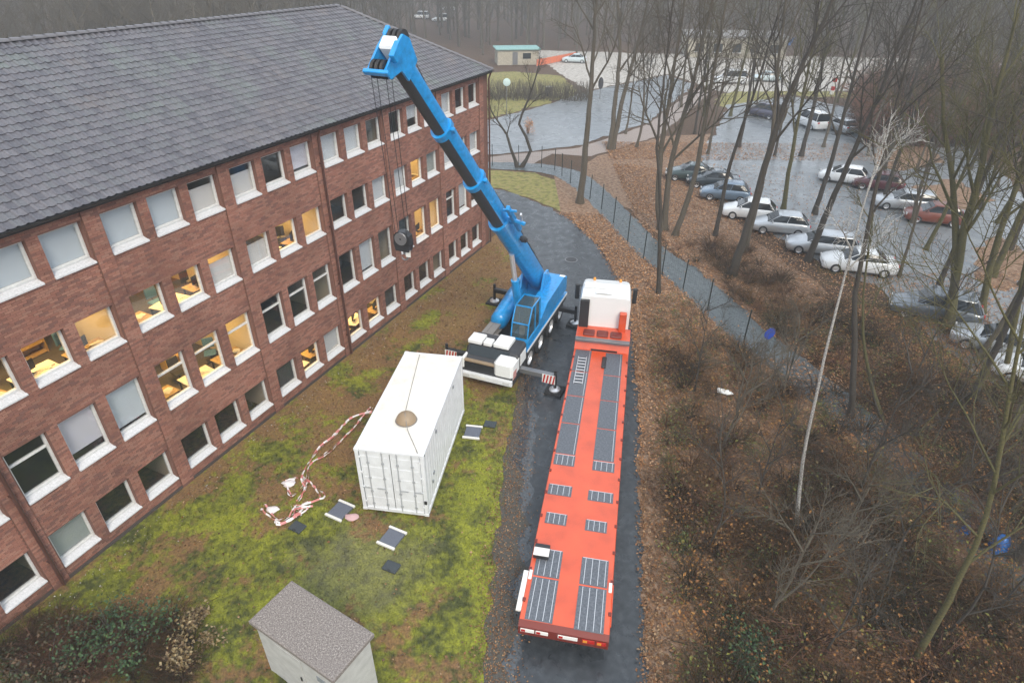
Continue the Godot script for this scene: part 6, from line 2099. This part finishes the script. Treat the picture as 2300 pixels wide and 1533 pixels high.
func make_greenery() -> void:
	var r := RandomNumberGenerator.new()
	r.seed = 66
	# grass blades
	var gm := MB.new()
	gm.coloured = true
	for i in 66000:
		var z := -6.5 - 43.0 * pow(r.randf(), 1.35)
		var x := r.randf_range(-14.0, 1.0)
		if not in_lawn(x, z): continue
		var c := lawn_colour(x, z)
		if c.g < c.r * 0.72 and r.randf() < 0.7: continue
		for q in 4:
			var a := r.randf() * TAU
			var b := Vector3(cos(a), 0, sin(a))
			var s := Vector3(-b.z, 0, b.x) * 0.008
			var o := Vector3(x, -0.004, z) + b * r.randf() * 0.06
			var h := r.randf_range(0.03, 0.085)
			var k := r.randf_range(0.7, 1.4)
			gm.col = Color(c.r * k, c.g * k * 1.04, c.b * k)
			gm.trin(o - s, o + s, o + b * h * r.randf_range(0.2, 0.9) + Vector3(0, h, 0), Vector3.UP, Vector3.UP, Vector3.UP)
	var go := part(gm, "grass", M.grass, self)
	tag(go, "short mossy winter grass on the lawn round the container", "grass", "", "stuff")
	# fallen leaves
	var browns := [Color(0.16, 0.075, 0.028), Color(0.21, 0.105, 0.042), Color(0.095, 0.045, 0.02), Color(0.26, 0.14, 0.062), Color(0.19, 0.078, 0.024), Color(0.12, 0.068, 0.034), Color(0.30, 0.19, 0.10)]
	var rusts := [Color(0.34, 0.165, 0.065), Color(0.43, 0.235, 0.11), Color(0.23, 0.105, 0.042), Color(0.46, 0.29, 0.17), Color(0.38, 0.17, 0.055), Color(0.27, 0.15, 0.075), Color(0.15, 0.072, 0.034)]
	var lt := []
	var lc := []
	for i in 130000:
		var x := 0.0
		var z := 0.0
		var hgt := 0.012
		if i < 15000:   # on the lawn, thick where leaves have gathered
			z = r.randf_range(-45.0, -7.0)
			x = r.randf_range(-14.0, 1.0)
			if not in_lawn(x, z): continue
			var c := lawn_colour(x, z)
			if c.g > c.r * 0.75 and r.randf() < 0.93: continue
		else:
			z = -7.0 - 60.0 * pow(r.randf(), 1.25)
			var xl := edge_x(road_r, z) if z > -46.0 else 9.5
			if xl > 50: continue
			x = xl + r.randf_range(-0.25, 26.0) * (r.randf() if i % 2 else 1.0)
			var pa := edge_x(path_l, z)
			var pb := edge_x(path_r, z)
			if x > pa + 0.15 and x < pb - 0.15 and z < -26.0 and r.randf() < 0.985: continue
			if x > pb + 9.0 and z < -36.0 and (x > pb + 22.0 or r.randf() < 0.8): continue
			hgt += r.randf() * 0.05
		tf_leaf(lt, lc, Vector3(x, hgt, z), r, rusts if i >= 15000 and z < -18.0 else browns, 0.10 if z > -24.0 else 0.13)
	for i in 700:   # pale scraps and pebbles at the wall's foot
		var u := r.randf_range(-8.0, 22.0)
		var p := fac_o + fac_d * u + fac_n * (0.25 + absf(r.randfn(0, 0.6)))
		tf_leaf(lt, lc, p + Vector3(0, 0.015, 0), r, [Color(0.5, 0.48, 0.44), Color(0.35, 0.32, 0.28), Color(0.3, 0.2, 0.12)], 0.055)
	for i in 9000:   # along the drive's shoulder
		var z := -7.0 - 34.0 * pow(r.randf(), 1.5)
		var x := edge_x(road_l, z) + r.randfn(0.3, 0.4)
		tf_leaf(lt, lc, Vector3(x, 0.02, z), r, browns, 0.065)
	tag(leaves(lt, lc, "fallen_leaves"), "brown fallen leaves under the trees and along the wall", "leaves")
	# undergrowth: twig bushes
	for v in 5:
		var m := MB.new()
		m.coloured = true
		var tone: Color = [Color(0.036, 0.019, 0.007), Color(0.085, 0.038, 0.012), Color(0.036, 0.028, 0.009), Color(0.105, 0.058, 0.022), Color(0.17, 0.085, 0.055)][v]
		for i in 34:
			var a := r.randf() * TAU
			var b := Vector3(cos(a), 0, sin(a))
			var o := b * r.randf() * 0.25
			var l := r.randf_range(0.6, 1.5)
			var e := o + (b * r.randf_range(0.2, 1.0) + Vector3.UP * r.randf_range(0.5, 1.1)) * l * 0.7
			var f := e + (b * 0.8 + Vector3(r.randf_range(-0.5, 0.5), r.randf_range(-0.4, 0.3), r.randf_range(-0.5, 0.5))) * l * 0.5
			m.col = tone * r.randf_range(0.6, 1.4)
			m.tube([o, (o + e) * 0.5 + Vector3.UP * 0.12 * l, e, f], [0.012, 0.010, 0.007, 0.004], 3, false)
			for k in 3:
				var g := e.lerp(f, r.randf())
				m.tube([g, g + Vector3(r.randf_range(-1, 1), r.randf_range(-0.2, 0.8), r.randf_range(-1, 1)) * 0.3], [0.005, 0.003], 3, false)
		var tf := []
		for i in (380 if v < 4 else 60):
			var z := -6.0 - 34.0 * pow(r.randf(), 1.15)
			var xl := edge_x(road_r, z)
			var x := xl + 1.2 + r.randf() * 22.0
			var pa := edge_x(path_l, z)
			var pb := edge_x(path_r, z)
			if x > pa - 0.3 and x < pb + 0.3 and (z < -24.0 or r.randf() < 0.72): continue
			if z < -27.0 and x < pa: continue
			if z < -19.0 and x < pa and r.randf() < 0.55: continue
			if x > pb and z < -24.0 and (x > pb + 5.5 or r.randf() < 0.5): continue
			tf.append(Transform3D(Basis(Vector3.UP, r.randf() * TAU).scaled(Vector3(1, r.randf_range(0.6, 1.1), 1) * r.randf_range(0.6, 1.25)), Vector3(x, -0.03, z)))
		for i in (60 if v < 4 else 420):   # reddish shrubs by the far parking row
			var p := gp(r.randf_range(1935, 2330), r.randf_range(200, 330))
			tf.append(Transform3D(Basis(Vector3.UP, r.randf() * TAU).scaled(Vector3(2.2, 3.8, 2.2) * r.randf_range(0.7, 1.25)), p))
		for i in 26:   # brambles near the wall's foot
			var p := gp(r.randf_range(0, 420), r.randf_range(1390, 1533))
			if fac_n.dot(p - fac_o) < 0.5 or (p - Vector3(-5.17, 0, -9.75)).length() < 2.2: continue
			tf.append(Transform3D(Basis(Vector3.UP, r.randf() * TAU).scaled(Vector3(0.8, 0.55, 0.8) * r.randf_range(0.5, 1.0)), p))
		tag(multi(m.mesh(), tf, [], "undergrowth", M.twig, self), ["tangle of dark brown twigs under the trees", "tangle of warm brown twigs under the trees", "tangle of olive-dark twigs under the trees", "tangle of pale tan twigs under the trees", "reddish brown shrubs beyond the parking ground"][v], "undergrowth", "undergrowth of the wood")
	# leaves that still hang in it
	var ht := []
	var hc := []
	var tints := [Color(0.19, 0.085, 0.022), Color(0.25, 0.125, 0.03), Color(0.12, 0.065, 0.028), Color(0.12, 0.11, 0.018), Color(0.17, 0.13, 0.025), Color(0.28, 0.11, 0.03)]
	var greens := [Color(0.06, 0.075, 0.016), Color(0.11, 0.115, 0.018), Color(0.18, 0.17, 0.025), Color(0.12, 0.085, 0.025)]
	var ochres := [Color(0.30, 0.13, 0.028), Color(0.36, 0.17, 0.04), Color(0.21, 0.085, 0.022), Color(0.13, 0.062, 0.026), Color(0.26, 0.15, 0.06)]
	var nn := noise(106, 0.25, 3)
	for i in 22000:
		var z := -6.0 - 24.0 * pow(r.randf(), 1.1)
		var xl := edge_x(road_r, z)
		var x := xl + 0.7 + r.randf() * 19.0
		var pa := edge_x(path_l, z)
		var pb := edge_x(path_r, z)
		if x > pa - 0.2 and x < pb + 0.2 and (z < -24.0 or r.randf() < 0.75): continue
		var nv := nn.get_noise_2d(x, z)
		if nv < r.randf_range(-0.5, 0.3): continue
		var kind := n_leaf.get_noise_2d(x * 1.6, z * 1.6 + 30.0) + r.randf_range(-0.15, 0.15)
		tf_leaf(ht, hc, Vector3(x, 0.05 + 1.1 * r.randf() * r.randf(), z), r, greens if kind > 0.22 else (ochres if kind < -0.05 else tints), 0.125)
	for i in 2300:   # bramble clumps
		var z := -6.0 - 26.0 * pow(r.randf(), 1.1)
		var xl := edge_x(road_r, z)
		var x := xl + 0.9 + r.randf() * 19.0
		var pa := edge_x(path_l, z)
		var pb := edge_x(path_r, z)
		if x > pa - 0.4 and x < pb + 0.4 and (z < -23.0 or r.randf() < 0.4): continue
		var kind := n_leaf.get_noise_2d(x * 1.6, z * 1.6 + 30.0) + r.randf_range(-0.12, 0.12)
		var pal: Array = greens if kind > 0.16 else (ochres if kind < 0.0 or z < -18.0 else tints)
		var dim := r.randf_range(0.35, 1.05)
		var mine := []
		for q in pal: mine.append(Color(q.r * dim, q.g * dim, q.b * dim))
		var rad := r.randf_range(0.25, 0.65)
		var top := r.randf_range(0.2, 0.9)
		for k in r.randi_range(25, 70):
			tf_leaf(ht, hc, Vector3(x + r.randfn(0, 0.5) * rad, 0.05 + top * absf(r.randfn(0, 0.55)), z + r.randfn(0, 0.5) * rad), r, mine, 0.085)
	tag(leaves(ht, hc, "bramble_leaves"), "withered bramble leaves among the brown twigs", "leaves")
	# single bushes
	for e in [[265, 1445, 1.5, 1.0, "dark green bush at the foot of the brick wall"], [1690, 1500, 1.2, 0.9, "green bush at the edge of the brown undergrowth beside the drive"], [430, 1440, 0.9, 0.5, "tan withered shrub beside the dark green bush"], [110, 1500, 1.4, 0.8, "dark brown-green bush close to the wall, beyond the dark green bush"]]:
		var t := thing("bush", e[4], "bush", gp(e[0], e[1]))
		var cols := [Color(0.035, 0.075, 0.025), Color(0.06, 0.11, 0.035), Color(0.025, 0.05, 0.02)]
		if e[0] == 430: cols = [Color(0.24, 0.17, 0.07), Color(0.17, 0.11, 0.05), Color(0.30, 0.23, 0.12)]
		if e[0] == 110: cols = [Color(0.06, 0.05, 0.025), Color(0.04, 0.055, 0.02), Color(0.10, 0.06, 0.03)]
		leafy_bush(t, e[2], e[3], 1300, cols, 0.11, int(e[0]))

func tf_leaf(a: Array, c: Array, p: Vector3, r: RandomNumberGenerator, cols: Array, size: float) -> void:
	a.append(Transform3D(Basis.from_euler(Vector3(r.randf_range(-0.5, 0.5), r.randf() * TAU, r.randf_range(-0.5, 0.5))).scaled(Vector3.ONE * size * r.randf_range(0.5, 1.25)), p))
	var k := r.randf_range(0.65, 1.35)
	var q: Color = cols[r.randi() % cols.size()]
	c.append(Color(q.r * k, q.g * k, q.b * k))

func leaves(tf: Array, cols: Array, called: String) -> MeshInstance3D:   # all leaves of a kind as one mesh, two folded faces each
	var v := PackedVector3Array()
	var n := PackedVector3Array()
	var c := PackedColorArray()
	v.resize(tf.size() * 6)
	n.resize(tf.size() * 6)
	c.resize(tf.size() * 6)
	for i in tf.size():
		var t: Transform3D = tf[i]
		var p := t.origin
		var tip := p + t.basis.z
		var l := p + t.basis.z * 0.45 + t.basis.x * 0.34 + t.basis.y * 0.16
		var q := p + t.basis.z * 0.45 - t.basis.x * 0.34 + t.basis.y * 0.16
		var na := (tip - p).cross(l - p).normalized()
		var nb := (q - p).cross(tip - p).normalized()
		var k := i * 6
		v[k] = p
		v[k + 1] = l
		v[k + 2] = tip
		v[k + 3] = p
		v[k + 4] = tip
		v[k + 5] = q
		for j in 3:
			n[k + j] = na
			n[k + 3 + j] = nb
		for j in 6:
			c[k + j] = cols[i]
	var a := []
	a.resize(Mesh.ARRAY_MAX)
	a[Mesh.ARRAY_VERTEX] = v
	a[Mesh.ARRAY_NORMAL] = n
	a[Mesh.ARRAY_COLOR] = c
	var m := ArrayMesh.new()
	m.add_surface_from_arrays(Mesh.PRIMITIVE_TRIANGLES, a)
	var o := shape(m, called, M.leaf, self)
	o.set_meta("kind", "stuff")
	return o
